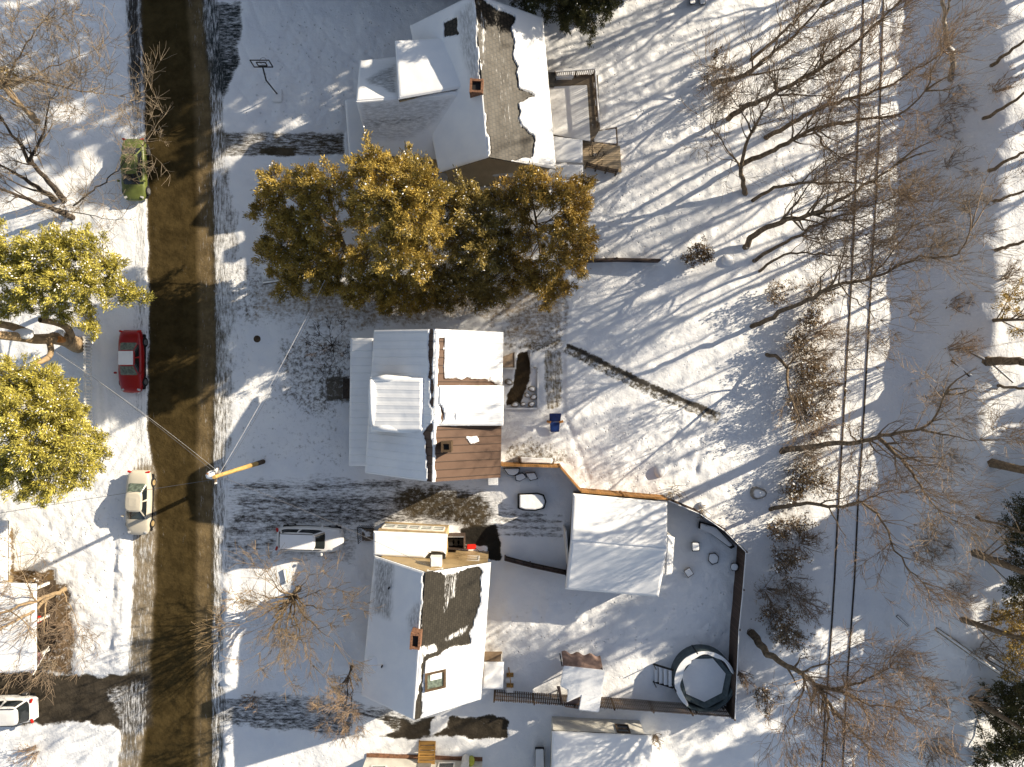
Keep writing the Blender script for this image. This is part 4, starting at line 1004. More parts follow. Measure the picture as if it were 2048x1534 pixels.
def rails():
    Lp = [(1737, -60), (1728, 0), (1728, 60), (1723, 156), (1717, 290), (1712, 400), (1707, 530), (1699, 661), (1691, 800), (1688, 853), (1682, 956), (1676, 1058), (1671, 1160), (1663, 1286), (1652, 1433), (1646, 1560)]
    Rp = [(1771, -60), (1769, 0), (1766, 91), (1759, 300), (1754, 400), (1747, 517), (1740, 648), (1732, 790), (1726, 897), (1719, 985), (1711, 1160), (1703, 1272), (1695, 1374), (1688, 1521), (1686, 1560)]
    t = thing('railway_track', 'railway track of two rusty rails half buried in snow on the right', 'railway track', P(1715, 767))
    for line in (Lp, Rp):
        pts = [P(x, y, .2) for x, y in line]; pts[0] = pts[0] + (pts[0] - pts[2]) * 3; pts[-1] = pts[-1] + (pts[-1] - pts[-3]) * 3
        mb = MB()
        for a, b in zip(pts[:-1], pts[1:]):
            a = Vector((a.x, a.y, .05)); b = Vector((b.x, b.y, .05))
            mb.beam(a + Vector((0, 0, .01)), b + Vector((0, 0, .01)), .105, .045); mb.beam(a - Vector((0, 0, .08)), b - Vector((0, 0, .08)), .035, .13)
        mb.build('rail', M['rail'], t)
rails()
# ---------------------------------------------------------------- trees
def segs_mesh(name, S, mat, parent, sides=4):
    """S: list of (p0, r0, p1, r1)"""
    if not S: return None
    a = np.array([s[0] for s in S], float); b = np.array([s[2] for s in S], float)
    ra = np.array([s[1] for s in S]); rb = np.array([s[3] for s in S])
    d = b - a; d /= np.linalg.norm(d, axis=1, keepdims=True) + 1e-9
    up = np.where(np.abs(d[:, 2:3]) > .9, np.array([[1., 0, 0]]), np.array([[0, 0, 1.]]))
    x = np.cross(d, up); x /= np.linalg.norm(x, axis=1, keepdims=True); y = np.cross(d, x)
    n = len(S); ang = np.arange(sides) * 2 * math.pi / sides
    ca, sa = np.cos(ang)[None, :, None], np.sin(ang)[None, :, None]
    off = x[:, None] * ca + y[:, None] * sa
    V = np.concatenate([a[:, None] + off * ra[:, None, None], b[:, None] + off * rb[:, None, None]], 1).reshape(-1, 3)
    base = (np.arange(n) * 2 * sides)[:, None]; j = np.arange(sides)[None]; jn = (j + 1) % sides
    q = np.stack([base + j, base + jn, base + sides + jn, base + sides + j], -1).reshape(-1, 4)
    return np_mesh(name, V, q, mat, parent, True)
def norm(v): return v / (np.linalg.norm(v) + 1e-9)
def grow(S, T, p, d, L, r, lev, rg, lift=.12, wig=.28, kids=(5, 4, 3)):
    n = max(2, int(L / (.55 if lev < 2 else .4))); st = L / n; pts = [p]; rr = [r]
    for i in range(n):
        d = norm(d + rg.normal(0, wig, 3) * np.array([1, 1, .7]) + np.array([0, 0, lift * (1 + .5 * lev)])); q = p + d * st
        r2 = max(r * (1 - .8 * (i + 1) / n)  , .0085)
        (S if r > .05 else T).append((p, rr[-1], q, r2)); p = q; pts.append((p)); rr.append(r2)
        if lev < 3 and i >= (1 if lev < 2 else 0):
            for _ in range(rg.poisson(kids[lev] / max(n - 1, 1)) if lev > 0 else rg.poisson(kids[0] / n)):
                sd = rg.normal(0, 1, 3); sd -= sd.dot(d) * d; sd = norm(sd)
                grow(S, T, p, norm(d * .9 + sd * (.75 if wig > .12 else .5)), L * rg.uniform(.45, .78), max(r2 * .62, .0105), lev + 1, rg, lift, wig, kids)
def resample(pts, step=.5):
    pts = [np.array(p, float) for p in pts]
    if len(pts) == 2: ctrl = [pts[0], pts[0] * .5 + pts[1] * .5, pts[1]]
    else: ctrl = pts
    c = [2 * ctrl[0] - ctrl[1]] + ctrl + [2 * ctrl[-1] - ctrl[-2]]; out = []
    for i in range(1, len(c) - 2):
        p0, p1, p2, p3 = c[i - 1:i + 3]; n = max(1, int(np.linalg.norm(p2 - p1) / step))
        for k in range(n):
            t = k / n; out.append(.5 * (2 * p1 + (p2 - p0) * t + (2 * p0 - 5 * p1 + 4 * p2 - p3) * t * t + (3 * p1 - p0 - 3 * p2 + p3) * t ** 3))
    out.append(ctrl[-1]); return out
def tree(label, limbs, seed, bark=M['bark'], twig=M['twig'], dens=1.6, bl=3.2, start=.3, group=None, name='bare_tree', lift=.10, wig=.17, kids=(7, 5, 3), knots=True):
    """limbs: list of (points as (px,py,height above local ground), r0, r1)"""
    rg = np.random.default_rng(seed); S, T = [], []
    b0 = limbs[0][0][0]; base = G(b0[0], b0[1]); z0 = base.z
    t = thing(name, label, 'tree', base, 0, group)
    for li, (pts, r0, r1) in enumerate(limbs):
        W = [np.array(P(x, y, z0 + z)) for x, y, z in pts]
        if li == 0: W[0] = W[0] - np.array([0, 0, .3])
        pl = resample(W, .5); n = len(pl)
        for i in range(1, n - 1): pl[i] = pl[i] + rg.normal(0, .05, 3)
        for i in range(n - 1):
            f0 = i / (n - 1); f1 = (i + 1) / (n - 1)
            ra = .74 * r0 * (1 - f0) ** 1.2 + r1 * .55; rb = .74 * r0 * (1 - f1) ** 1.2 + r1 * .55
            if i == 0 and li == 0: ra *= 1.25
            S.append((pl[i], ra, pl[i + 1], rb))
            if f0 > start or li > 0:
                d = norm(pl[i + 1] - pl[i])
                for _ in range(rg.poisson(1.75 * dens * np.linalg.norm(pl[i + 1] - pl[i]))):
                    sd = rg.normal(0, 1, 3); sd -= sd.dot(d) * d; sd = norm(sd + np.array([0, 0, .25]))
                    grow(S, T, pl[i + 1], norm(d * .65 + sd * .8), bl * 1.15 * rg.uniform(.4, 1.15) * (1.1 - .45 * f0), max(rb * .5, .024), 1, rg, lift, wig, kids)
        d = norm(pl[-1] - pl[-2])
        for _ in range(3): grow(S, T, pl[-1], norm(d + rg.normal(0, .35, 3)), bl * .8, max(r1 * .8, .02), 1, rg, lift, wig, kids)
    segs_mesh('trunk', S, bark, t, 7); segs_mesh('crown', T, twig, t, 3)
    return t
B_, BD, BT, BB = M['bark'], M['barkd'], M['barkt'], M['barkb']; TW, TR, TL = M['twig'], M['twigr'], M['twigl']
tree('dark three stemmed bare tree leaning over the left street side', [([(128, 407, 0), (112, 380, 1.2), (60, 320, 4), (5, 240, 7)], .24, .12), ([(110, 402, 0.1), (60, 365, 2.2), (0, 330, 4.5)], .2, .12), ([(147, 411, .4), (200, 370, 2.4), (245, 330, 4), (293, 283, 6)], .07, .03), ([(60, 320, 4), (85, 265, 6), (100, 200, 8)], .12, .05)], 1, BD, TL, .9, 2.6, .35)
tree('dark trunk with pale snowy limb lying low near the left evergreen', [([(150, 437, 0), (90, 412, 1.6), (40, 392, 3), (-20, 372, 4.5)], .22, .13), ([(100, 416, 1.5), (150, 425, 3), (230, 440, 4.5)], .06, .03)], 2, BD, TL, .9, 2.4, .4)
tree('pale bare tree with crown spreading into the upper left corner', [([(70, 240, 0), (45, 215, 3), (5, 175, 6)], .22, .14), ([(5, 175, 6), (70, 160, 7), (150, 180, 8), (240, 192, 8.5)], .1, .03), ([(5, 175, 6), (40, 110, 8), (90, 40, 9.5)], .1, .03), ([(5, 175, 6), (90, 140, 7.5), (190, 100, 8.5)], .08, .025), ([(5, 175, 6), (-30, 100, 8), (-20, 20, 10)], .1, .03)], 3, M['barkt'], TL, 1.7, 2.8, .4)
tree('bare tree with tan limbs overhanging the left porch roof', [([(130, 1178, 0), (108, 1188, 1.2), (70, 1200, 2.8), (0, 1226, 5)], .17, .11), ([(106, 1190, 1.2), (60, 1225, 3.2), (-10, 1265, 5.5)], .14, .09), ([(70, 1200, 2.8), (50, 1160, 4.5), (30, 1100, 6)], .05, .02), ([(125, 1182, .5), (150, 1230, 2), (165, 1270, 3)], .05, .02), ([(20, 1222, 4.3), (60, 1260, 5.0), (80, 1300, 5.5)], .05, .02)], 4, BT, TW, 1.3, 2.2, .3)
tree('vase shaped bare tree with russet twigs on the lawn left of the lower house', [([(597, 1176, 0), (590, 1185, 1), (575, 1202, 2)], .2, .16)] + [([(588, 1190, 1.3), (575 + .35 * dx, 1205 + .35 * dy, 3), (575 + dx, 1205 + dy, zz)], .085, .02) for dx, dy, zz in ((-80, -25, 6), (-95, 45, 6), (-55, 100, 6.5), (-5, 140, 6.5), (50, 125, 6.5), (95, 80, 6), (100, 15, 5.5), (45, -55, 5), (-40, -60, 5), (-30, 50, 7.5), (20, 70, 7.5), (80, -30, 5.5))], 5, B_, M['twigv'], .85, 1.9, .4, kids=(5, 4, 2), lift=.02, wig=.09)
tree('small dark bare tree between the drive and the lower house corner', [([(702, 1333, 0), (697, 1352, 1.3)], .13, .1), ([(697, 1352, 1.3), (682, 1378, 3), (668, 1408, 4.5)], .06, .02), ([(697, 1352, 1.3), (694, 1385, 3), (688, 1425, 5)], .06, .02), ([(697, 1352, 1.3), (702, 1380, 3), (703, 1418, 5)], .06, .02)], 6, BD, TR, 1.5, 1.4, .6)
tree('small spreading leafless bush in front of the middle house porch', [([(668, 690, 0), (664, 690, .5)], .07, .06)] + [([(664, 690, .4), (664 + dx * .5, 690 + dy * .5, 1.2), (664 + dx, 690 + dy, 1.9)], .035, .012) for dx, dy in ((-25, -20), (-30, 15), (-15, 38), (8, 42), (22, 15), (18, -25), (-5, -35))], 7, BD, M['barkd'], 2.2, .7, .5, name='leafless_bush', kids=(4, 3, 2))
RW = 'bare trees beside the railway'
tree('bare forked tree with base right of the upper house ramp', [([(1493, 391, 0), (1484, 350, 1.8), (1481, 334, 2.6), (1503, 266, 5), (1517, 240, 6), (1553, 177, 9)], .2, .07), ([(1481, 334, 2.6), (1455, 300, 4.5), (1420, 250, 6.5)], .08, .03), ([(1503, 266, 5), (1480, 215, 7), (1445, 170, 9)], .07, .02)], 11, B_, TW, 1.6, 2.8, .35, RW)
tree('bare tree whose mossy trunk starts beside the leaf pile at upper right', [([(1424, 168, 0), (1450, 160, 1.2), (1487, 152, 2.5), (1550, 102, 5.5), (1600, 60, 8), (1640, 15, 10.5)], .22, .08), ([(1487, 152, 2.5), (1560, 140, 4.5), (1640, 112, 7)], .09, .03)], 12, B_, TW, 1.4, 3., .3, RW)
tree('tall bare tree rising from the shrub line right of the round dry bush', [([(1487, 496, 0), (1510, 468, 1.3), (1560, 445, 3.5), (1622, 428, 6), (1700, 388, 9.5), (1790, 330, 13)], .24, .09), ([(1560, 445, 3.5), (1600, 395, 6), (1650, 330, 9)], .1, .03), ([(1622, 428, 6), (1690, 440, 8.5), (1755, 425, 10.5)], .08, .03)], 13, B_, TW, 1.5, 3., .3, RW)
tree('long bare tree slanting across the rails at the top right', [([(1450, 238, 0), (1500, 212, 2), (1548, 188, 4), (1650, 130, 7.5), (1690, 102, 9), (1762, 39, 12), (1810, -10, 14)], .22, .08), ([(1548, 188, 4), (1620, 190, 6.5), (1700, 200, 9)], .08, .03)], 14, B_, TW, 1.5, 3., .3, RW)
tree('bare tree with curved limb crossing both rails below the birch', [([(1478, 330, 0), (1548, 300, 3), (1626, 258, 6), (1715, 240, 9), (1798, 227, 12), (1850, 182, 14)], .22, .07), ([(1626, 258, 6), (1660, 300, 8), (1720, 330, 10.5)], .08, .03)], 15, B_, TR, 1.5, 3., .3, RW)
tree('slender bare tree running parallel above the curved limb', [([(1530, 276, 0), (1574, 253, 2), (1652, 211, 5), (1717, 193, 8), (1783, 167, 11), (1887, 104, 15)], .2, .06), ([(1652, 211, 5), (1690, 160, 8), (1740, 110, 11)], .07, .03)], 16, B_, TR, 1.5, 2.8, .35, RW)
tree('bare tree with fine crown over the rails beside the brown shrubs', [([(1500, 655, 0), (1548, 632, 1.8), (1626, 593, 4.5), (1678, 569, 6.5), (1746, 554, 9), (1824, 520, 11.5), (1913, 507, 14), (1940, 462, 15)], .2, .06), ([(1746, 554, 9), (1790, 500, 11), (1830, 440, 13)], .07, .02), ([(1678, 569, 6.5), (1720, 610, 8.5), (1760, 640, 10.5)], .06, .02)], 17, B_, TW, 1.5, 2.8, .3, RW)
tree('low bare tree bending south along the brown shrubs', [([(1529, 707, 0), (1552, 714, .6), (1571, 736, 1.6), (1576, 775, 3), (1598, 840, 5.5)], .15, .06), ([(1571, 736, 1.6), (1610, 706, 3), (1697, 700, 5.5)], .06, .03)], 18, B_, TW, 1.8, 2., .3, RW)
tree('thick snow dusted tree reaching right over both rails', [([(1560, 905, 0), (1600, 896, 1.2), (1655, 888, 3.2), (1725, 882, 6), (1765, 872, 7.5), (1840, 858, 10), (1872, 832, 11.5), (1890, 788, 13)], .26, .08), ([(1757, 876, 7.2), (1790, 905, 8.3), (1825, 945, 9.5), (1850, 985, 11), (1885, 1030, 13)], .15, .04), ([(1840, 858, 10), (1900, 872, 12), (1960, 880, 13.5)], .09, .03)], 19, B_, TW, 1.7, 3., .35, RW)
tree('crooked bare tree crossing the rails south of the thick snow dusted one', [([(1537, 1022, 0), (1600, 1008, 2.2), (1640, 1008, 3.5), (1685, 1014, 5), (1725, 1004, 6.5), (1765, 1040, 8), (1780, 1082, 9), (1800, 1115, 10), (1845, 1165, 12)], .17, .06), ([(1640, 1008, 3.5), (1700, 990, 5.5), (1720, 960, 7)], .06, .02), ([(1725, 1004, 6.5), (1775, 980, 8.5), (1830, 985, 10)], .06, .02)], 20, B_, TR, 1.7, 2.8, .3, RW)
tree('large brown trunked tree with wide russet crown right of the pool', [([(1497, 1263, 0), (1512, 1278, .8), (1545, 1315, 2.8), (1600, 1345, 5), (1632, 1371, 6.5)], .28, .2), ([(1632, 1371, 6.5), (1665, 1378, 7.5), (1710, 1368, 9), (1780, 1335, 11)], .15, .04), ([(1632, 1371, 6.5), (1652, 1405, 8), (1655, 1450, 9.5), (1650, 1520, 12)], .14, .04), ([(1645, 1390, 7.2), (1685, 1440, 9), (1740, 1500, 12)], .12, .04), ([(1665, 1378, 7.5), (1740, 1410, 9.5), (1830, 1420, 12)], .1, .03), ([(1610, 1350, 5.4), (1600, 1410, 8), (1570, 1450, 10)], .08, .03), ([(1600, 1345, 5), (1660, 1325, 7), (1720, 1330, 9)], .08, .03)], 21, B_, TR, 1.8, 3., .5, RW, kids=(5, 4, 4))
tree('bare tree with low forked limbs left of the rails below the tall tree', [([(1505, 522, 0), (1548, 496, 1.5), (1600, 470, 3.5), (1644, 444, 5.5), (1700, 425, 8), (1775, 400, 11)], .16, .05), ([(1600, 470, 3.5), (1660, 480, 6), (1730, 470, 8.5)], .06, .02)], 26, B_, TW, 1.5, 2.6, .3, RW)
tree('thin bare tree just south of the low forked one', [([(1515, 546, 0), (1548, 522, 1.5), (1584, 506, 3), (1652, 509, 6), (1720, 516, 8.5)], .12, .04)], 27, B_, TW, 1.6, 2.4, .25, RW)
tree('bare tree whose limb dips over the rails above the shrub line', [([(1502, 404, 0), (1548, 376, 1.8), (1600, 368, 3.5), (1655, 366, 5.5), (1715, 364, 8), (1764, 373, 9.5), (1815, 395, 11)], .15, .05), ([(1600, 368, 3.5), (1640, 330, 5.5), (1690, 310, 8)], .06, .02)], 28, B_, TW, 1.6, 2.6, .3, RW)
tree('slim bare tree at the top edge left of the rails', [([(1500, 120, 0), (1560, 70, 3), (1610, 20, 6), (1650, -40, 9)], .14, .05)], 29, B_, TW, 1.6, 2.8, .25, RW)
tree('snow plastered pale trunk on the bank at the top right', [([(1908, 160, 0), (1906, 130, 1), (1897, 90, 2.4), (1888, 40, 4), (1884, -10, 6), (1880, -80, 9)], .2, .11), ([(1893, 28, 4.6), (1910, -20, 6.5)], .08, .04)], 22, BB, TW, .7, 2.2, .6, RW)
BK = 'bare trunks standing on the bank'
for i, (x, y, x2, y2, hh, r, lab) in enumerate([
    (1985, 130, 2120, 20, 9, .17, 'leaning bare trunk at the right edge level with the birch base'),
    (1968, 238, 2130, 132, 10, .17, 'bare trunk on the bank above the snowy stump'),
    (1980, 340, 2120, 262, 9, .17, 'bare trunk on the bank with long shadow across the slope'),
    (1990, 402, 2120, 350, 8, .15, 'slim bare trunk next above the forked bank shadow'),
    (1992, 500, 2130, 452, 9, .17, 'bare trunk at the right edge above the thin conifer'),
    (1978, 722, 2200, 716, 12, .42, 'thick mossy trunk lying level with the dropped plank'),
    (1998, 772, 2180, 780, 10, .14, 'slim trunk just below the thick mossy one'),
    (1955, 1035, 2150, 1090, 11, .13, 'slim trunk above the lower right conifers')]):
    tree(lab, [([(x, y, 0), ((x + x2) / 2, (y + y2) / 2 + 3, hh * .5), (x2, y2, hh)], r * .75, r * .4)], 40 + i, B_, TW, 1.2, 2.6, .5, BK)
# off-frame woodland that throws the long shadows
proto = None
rgw = random.Random(5)
spots = [(1640, -120), (1780, -260), (1930, -60), (2120, 220), (2300, 120),  (2100, -210), (2190, 60),  (2150, -420), (1720, -390), (2000, -190), (2480, 40), (2320, -170), (2078, 135), (2092, 300), (1850, -140), (1725, -150), (2160, -60), (2400, -60), (2340, 640), (1500, -260), (1620, -420), (1880, -460), (2060, -330), (2300, -380), (2500, 180), (2550, -200), (2160, 860), (2280, 800)]
for i, (x, y) in enumerate(spots):
    if i < 4:
        hh = (15, 17, 13, 16)[i]; b = G(x, y); z0 = b.z
        def up(dx, dy, z): q = Vector((b.x + dx, b.y + dy, z0 + z)); k = F / (H - q.z); return (1024 + q.x * k, 767 - q.y * k, z)
        o = tree('tall bare woodland tree standing beyond the right side of the frame', [([(x, y, 0), up(.2, .1, hh * .35), up(-.2, .5, hh * .7), up(.3, .6, hh)], .24, .07), ([up(.1, .2, hh * .4), up(1.4, .6, hh * .6), up(2.2, 1.2, hh * .85)], .12, .04), ([up(.1, .2, hh * .45), up(-1.4, -.3, hh * .65), up(-2.2, -.4, hh * .85)], .1, .04), ([up(0, .3, hh * .55), up(.6, -1.3, hh * .75), up(.6, -2, hh * .92)], .09, .03)], 60 + i, B_, TW, .7, 2.2, .35, 'woodland trees beyond the frame', kids=(3, 2, 1))
        proto = (proto or []) + [o]
    else:
        o = copy_tree(proto[i % 4]); o.location = G(x, y); o.rotation_euler[2] = rgw.uniform(0, 6.28); s = rgw.uniform(.85, 1.15); o.scale = (s, s, s)
# ---------------------------------------------------------------- evergreens and shrubs
def blades(name, centers, dirs, mat, parent, rg, ln=.26, wd=.08, spread=.6, per=7, bright=None):
    n = len(centers); c = np.repeat(centers, per, 0); d = np.repeat(dirs, per, 0)
    d = d + rg.normal(0, spread, d.shape); d /= np.linalg.norm(d, axis=1, keepdims=True)
    c = c + rg.normal(0, .10, c.shape)
    s = rg.normal(0, 1, d.shape); s -= (s * d).sum(1, keepdims=True) * d; s /= np.linalg.norm(s, axis=1, keepdims=True)
    L = ln * rg.uniform(.6, 1.3, (len(c), 1)); w = wd * rg.uniform(.7, 1.2, (len(c), 1))
    a = c - d * L * .3
    V = np.stack([a, c + d * L * .3 + s * w, c + d * L * .75, c + d * L * .3 - s * w], 1).reshape(-1, 3)
    q = np.arange(len(c) * 4).reshape(-1, 4)
    r = np.repeat(rg.uniform(0, 1, n), per) * .6 + rg.uniform(0, 1, len(c)) * .4
    if bright is not None: r = np.clip(r * .75 + np.repeat(bright, per) * .25, 0, 1)
    return np_mesh(name, V, q, mat, parent, False, dict(rnd=np.repeat(r, 4)))
def evergreen(label, base, lobes, seed, mat, dens=20, snow=.1, ln=.23, group=None, bark=M['bark'], name='evergreen_tree', wd=.027, droop=0., tr=.2, pl_n=18, per=9):
    rg = np.random.default_rng(seed); b = G(*base)
    t = thing(name, label, 'tree', b, 0, group)
    C, D, S, BR = [], [], [], []
    zc = np.mean([l[2] for l in lobes]); mx = max(lobes, key=lambda l: l[2]); tp = np.array(P(mx[0], mx[1], mx[2]))
    trunk = resample([np.array(b) - np.array([0, 0, .3]), np.array(b) * .5 + tp * .5 + rg.normal(0, .1, 3), tp], .6)
    for i in range(len(trunk) - 1):
        f = i / len(trunk); S.append((trunk[i], tr * (1 - f) + .03, trunk[i + 1], tr * (1 - f - 1 / len(trunk)) + .03))
    for (px, py, z, r) in lobes:
        c = np.array(P(px, py, z))
        k = np.argmin([abs(q[2] - z * .62) for q in trunk]); lp = resample([trunk[k], (trunk[k] + c) / 2 + rg.normal(0, .15, 3), c], .5)
        for i in range(len(lp) - 1): S.append((lp[i], .045 - .025 * i / len(lp), lp[i + 1], .045 - .025 * (i + 1) / len(lp)))
        # plumes growing outward from the lobe give the ragged outline
        m = max(6, int(pl_n * r * r))
        dirs = rg.normal(0, 1, (m, 3)); dirs /= np.linalg.norm(dirs, axis=1, keepdims=True)
        for dd in dirs:
            ax = norm(dd * .8 + np.array([0, 0, .5 - droop]) + rg.normal(0, .3, 3)); o = c + dd * r * rg.uniform(.15, .68); Lp = rg.uniform(.45, 1.0) * (.5 + .4 * r) * (1.7 if rg.uniform() < .16 else 1)
            f = rg.uniform(0, 1, dens) ** .8
            q = o + ax * (Lp * f)[:, None] + rg.normal(0, 1, (dens, 3)) * (.17 * (1 - f) + .04)[:, None]
            C.append(q); D.append(np.tile(ax, (dens, 1))); BR.append(np.full(dens, rg.uniform(0, 1)))
            S.append((o - ax * .3, .02, o + ax * Lp * .8, .01))
    C = np.concatenate(C); D = np.concatenate(D)
    keep = C[:, 2] > b.z + .15; C, D = C[keep], D[keep]; BR = np.concatenate(BR)[keep]
    D /= np.linalg.norm(D, axis=1, keepdims=True)
    segs_mesh('trunk', S, bark, t, 5)
    sn = rg.uniform(0, 1, len(C)) < snow
    blades('crown', C, D, mat, t, rg, ln, wd, .5, per, BR)
    if snow:
        Cs = C[sn] + np.array([0, 0, .08])
        Ds = D[sn].copy(); Ds[:, 2] *= .3; Ds /= np.linalg.norm(Ds, axis=1, keepdims=True) + 1e-6
        blades('snow_cover', Cs, Ds, M['snow'], t, rg, .12, .045, .4, 2)['kind'] = 'stuff'
    return t
ROW = 'golden evergreens in a row beside the upper house'
evergreen('golden evergreen at the street end of the row', (693, 512), [(560, 385, 6, 1.3), (610, 370, 7.5, 1.3), (655, 365, 8, 1.2), (640, 430, 7, 1.4), (590, 440, 6, 1.4), (565, 500, 4, 1.4), (620, 520, 4, 1.5), (645, 475, 5, 1.0), (665, 560, 2, 1.0), (540, 430, 4.5, 1.1), (600, 555, 2.5, 1.1), (605, 475, 5, 1.4), (665, 520, 3, 1.1), (540, 520, 2.5, 1.0), (580, 570, 1.8, .9), (545, 360, 5.5, .7), (650, 560, 2, 1.1)], 101, M['leafg'], group=ROW)
evergreen('largest brightest evergreen of the row, second from the street', (850, 512), [(745, 345, 10, 1.3), (800, 350, 9.5, 1.4), (848, 385, 10.5, 1.4), (760, 400, 10, 1.5), (820, 430, 10.3, 1.6), (858, 460, 8, 1.4), (728, 440, 6.5, 1.2), (785, 495, 8.5, 1.6), (840, 525, 6.5, 1.4), (728, 520, 4, 1.2), (770, 555, 3.2, 1.3), (712, 390, 7, .9), (712, 560, 3.5, 1.1), (800, 580, 3, 1.1), (740, 590, 2.2, 1.0), (780, 600, 2, 1.0), (830, 600, 2, 1.0), (700, 590, 1.8, .9), (860, 590, 2.2, 1.0), (850, 560, 4, 1.0), (735, 320, 8, .7)], 102, M['leafg'], group=ROW)
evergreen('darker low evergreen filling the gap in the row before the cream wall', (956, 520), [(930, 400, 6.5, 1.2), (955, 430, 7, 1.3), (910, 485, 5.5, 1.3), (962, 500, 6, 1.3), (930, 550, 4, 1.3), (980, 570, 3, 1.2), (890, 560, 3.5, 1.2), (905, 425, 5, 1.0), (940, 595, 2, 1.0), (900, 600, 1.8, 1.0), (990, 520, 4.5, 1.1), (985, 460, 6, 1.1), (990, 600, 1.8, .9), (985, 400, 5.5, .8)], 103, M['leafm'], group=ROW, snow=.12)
evergreen('russet gold evergreen with open crown at the garden end of the row', (1085, 529), [(1060, 378, 8, 1.2), (1110, 385, 8, 1.3), (1150, 415, 7.5, 1.3), (1130, 455, 7.5, 1.3), (1163, 485, 6, 1.2), (1110, 515, 6.5, 1.3), (1035, 410, 6.5, 1.2), (1085, 560, 5, 1.2), (1112, 570, 4, 1.0), (1092, 602, 3.5, .7), (1015, 385, 6, 1.0), (1005, 470, 5, 1.0), (1045, 545, 4, 1.1), (1020, 510, 4.5, 1.1), (1025, 560, 3, 1.0), (1060, 470, 6, .9), (1160, 380, 6.5, .8), (1150, 530, 5, .9)], 104, M['leafo'], group=ROW, tr=.12, dens=18)
evergreen('yellow green snow dusted evergreen on the left above the old tree', (165, 600), [(20, 505, 8, 1.6), (95, 500, 8.5, 1.5), (155, 500, 8, 1.3), (205, 530, 7, 1.1), (60, 560, 8, 1.7), (130, 565, 8, 1.5), (180, 570, 7, 1.2), (240, 588, 5.5, .9), (272, 600, 5, .7), (40, 605, 6.5, 1.1), (110, 618, 6, 1.0), (178, 632, 5, .8), (188, 662, 4.5, .6), (225, 535, 6, .6), (-50, 550, 8, 1.7)], 105, M['leafy'], snow=.26)
evergreen('broad yellow green evergreen on the left below the old tree', (140, 850), [(30, 760, 7, 1.5), (78, 765, 8, 1.3), (40, 820, 9, 1.7), (108, 820, 8.5, 1.5), (150, 835, 7, 1.1), (60, 890, 9, 1.7), (130, 890, 8, 1.5), (30, 945, 7.5, 1.4), (100, 955, 7, 1.3), (170, 920, 6, 1.1), (205, 910, 5, .7), (185, 880, 6, .8), (145, 955, 5.5, .9), (-40, 830, 9, 1.8), (-40, 930, 8, 1.6), (70, 985, 5, .8), (130, 775, 6.5, .8)], 106, M['leafy'], snow=.2)
evergreen('dark drooping evergreen at the top edge behind the upper house', (1125, 25), [(1060, -10, 5, 1.2), (1110, 0, 4, 1.3), (1160, 5, 4, 1.4), (1205, -5, 4.5, 1.3), (1230, -30, 5, 1.1), (1165, -60, 7, 1.7), (1210, -90, 8, 1.7), (1165, -120, 9, 1.7), (1190, -170, 11, 1.4), (1180, 40, 2.5, .8), (1140, 35, 2.5, .7)], 107, M['leafd'], snow=.06, droop=.9)
NB = 'tall conifers beyond the top of the frame'
def conifer_lobes(px, py, h, r0, z0=1.5, n=8, seed=0):
    rg = random.Random(seed); b = G(px, py); out = []
    for i in range(n):
        f = i / (n - 1); z = b.z + z0 + (h - z0) * f; rr = r0 * (1 - .8 * f)
        m = max(1, int(4 * (1 - f) + 1))
        for j in range(m):
            a = 6.28 * j / m + rg.uniform(0, 1); d = rr * .75
            q = Vector((b.x + d * math.cos(a), b.y + d * math.sin(a), z + rg.uniform(-.4, .4))); k = F / (H - q.z)
            out.append((1024 + q.x * k, 767 - q.y * k, q.z, max(.5, rr * .62)))
    return out
pc = evergreen('tall dark conifer beyond the top of the frame', (900, -190), conifer_lobes(900, -190, 13, 3.0, seed=1), 110, M['leafd'], dens=8, snow=.05, ln=.42, wd=.13, group=NB, pl_n=9, per=4)
for i, (x, y, s) in enumerate([(800, -157, 1.25), (940, -105, 1.2), (1080, -160, 1.3), (1220, -110, 1.25), (856, -325, 1.35), (1024, -297, 1.4), (1192, -290, 1.4), (1360, -185, 1.3), (1360, -353, 1.4), (590, -190, 1.0), (1280, -230, 1.4)]):
    o = copy_tree(pc); o.location = G(x, y); o.rotation_euler[2] = i * 1.3; o.scale = (s, s, s)
for i, (x, y, s) in enumerate([(2290, 860, 1.0), (2230, 990, .9), (2300, 1190, 1.0), (2440, 760, 1.1)]):
    o = copy_tree(pc); o.location = G(x, y); o.rotation_euler[2] = i * 1.7; o.scale = (s, s, s); o['label'] = 'tall dark conifer beyond the right side of the frame'; o['group'] = 'tall conifers beyond the right side of the frame'
evergreen('dark conifer with bare lower trunk at the right edge middle', (1985, 926), [(2120, 930, 7, 1.6), (2160, 960, 9, 1.8), (2150, 900, 9, 1.6), (2220, 950, 11, 1.8), (2260, 970, 14, 1.4), (2300, 990, 16, 1.0), (2090, 950, 5.5, .9)], 111, M['leafd'], dens=10, snow=.08, tr=.3, name='conifer')
evergreen('dark conifer with slanting trunk below the right edge middle', (1950, 1106), [(2055, 1110, 6, 1.4), (2040, 1040, 6, 1.3), (2085, 1160, 7.5, 1.6), (2120, 1080, 8.5, 1.6), (2150, 1180, 10, 1.7), (2190, 1200, 13, 1.4), (2230, 1220, 15.5, 1.0), (2045, 1190, 5.5, 1.0), (2065, 1005, 6.5, 1.1)], 112, M['leafd'], dens=10, snow=.1, tr=.26, name='conifer')
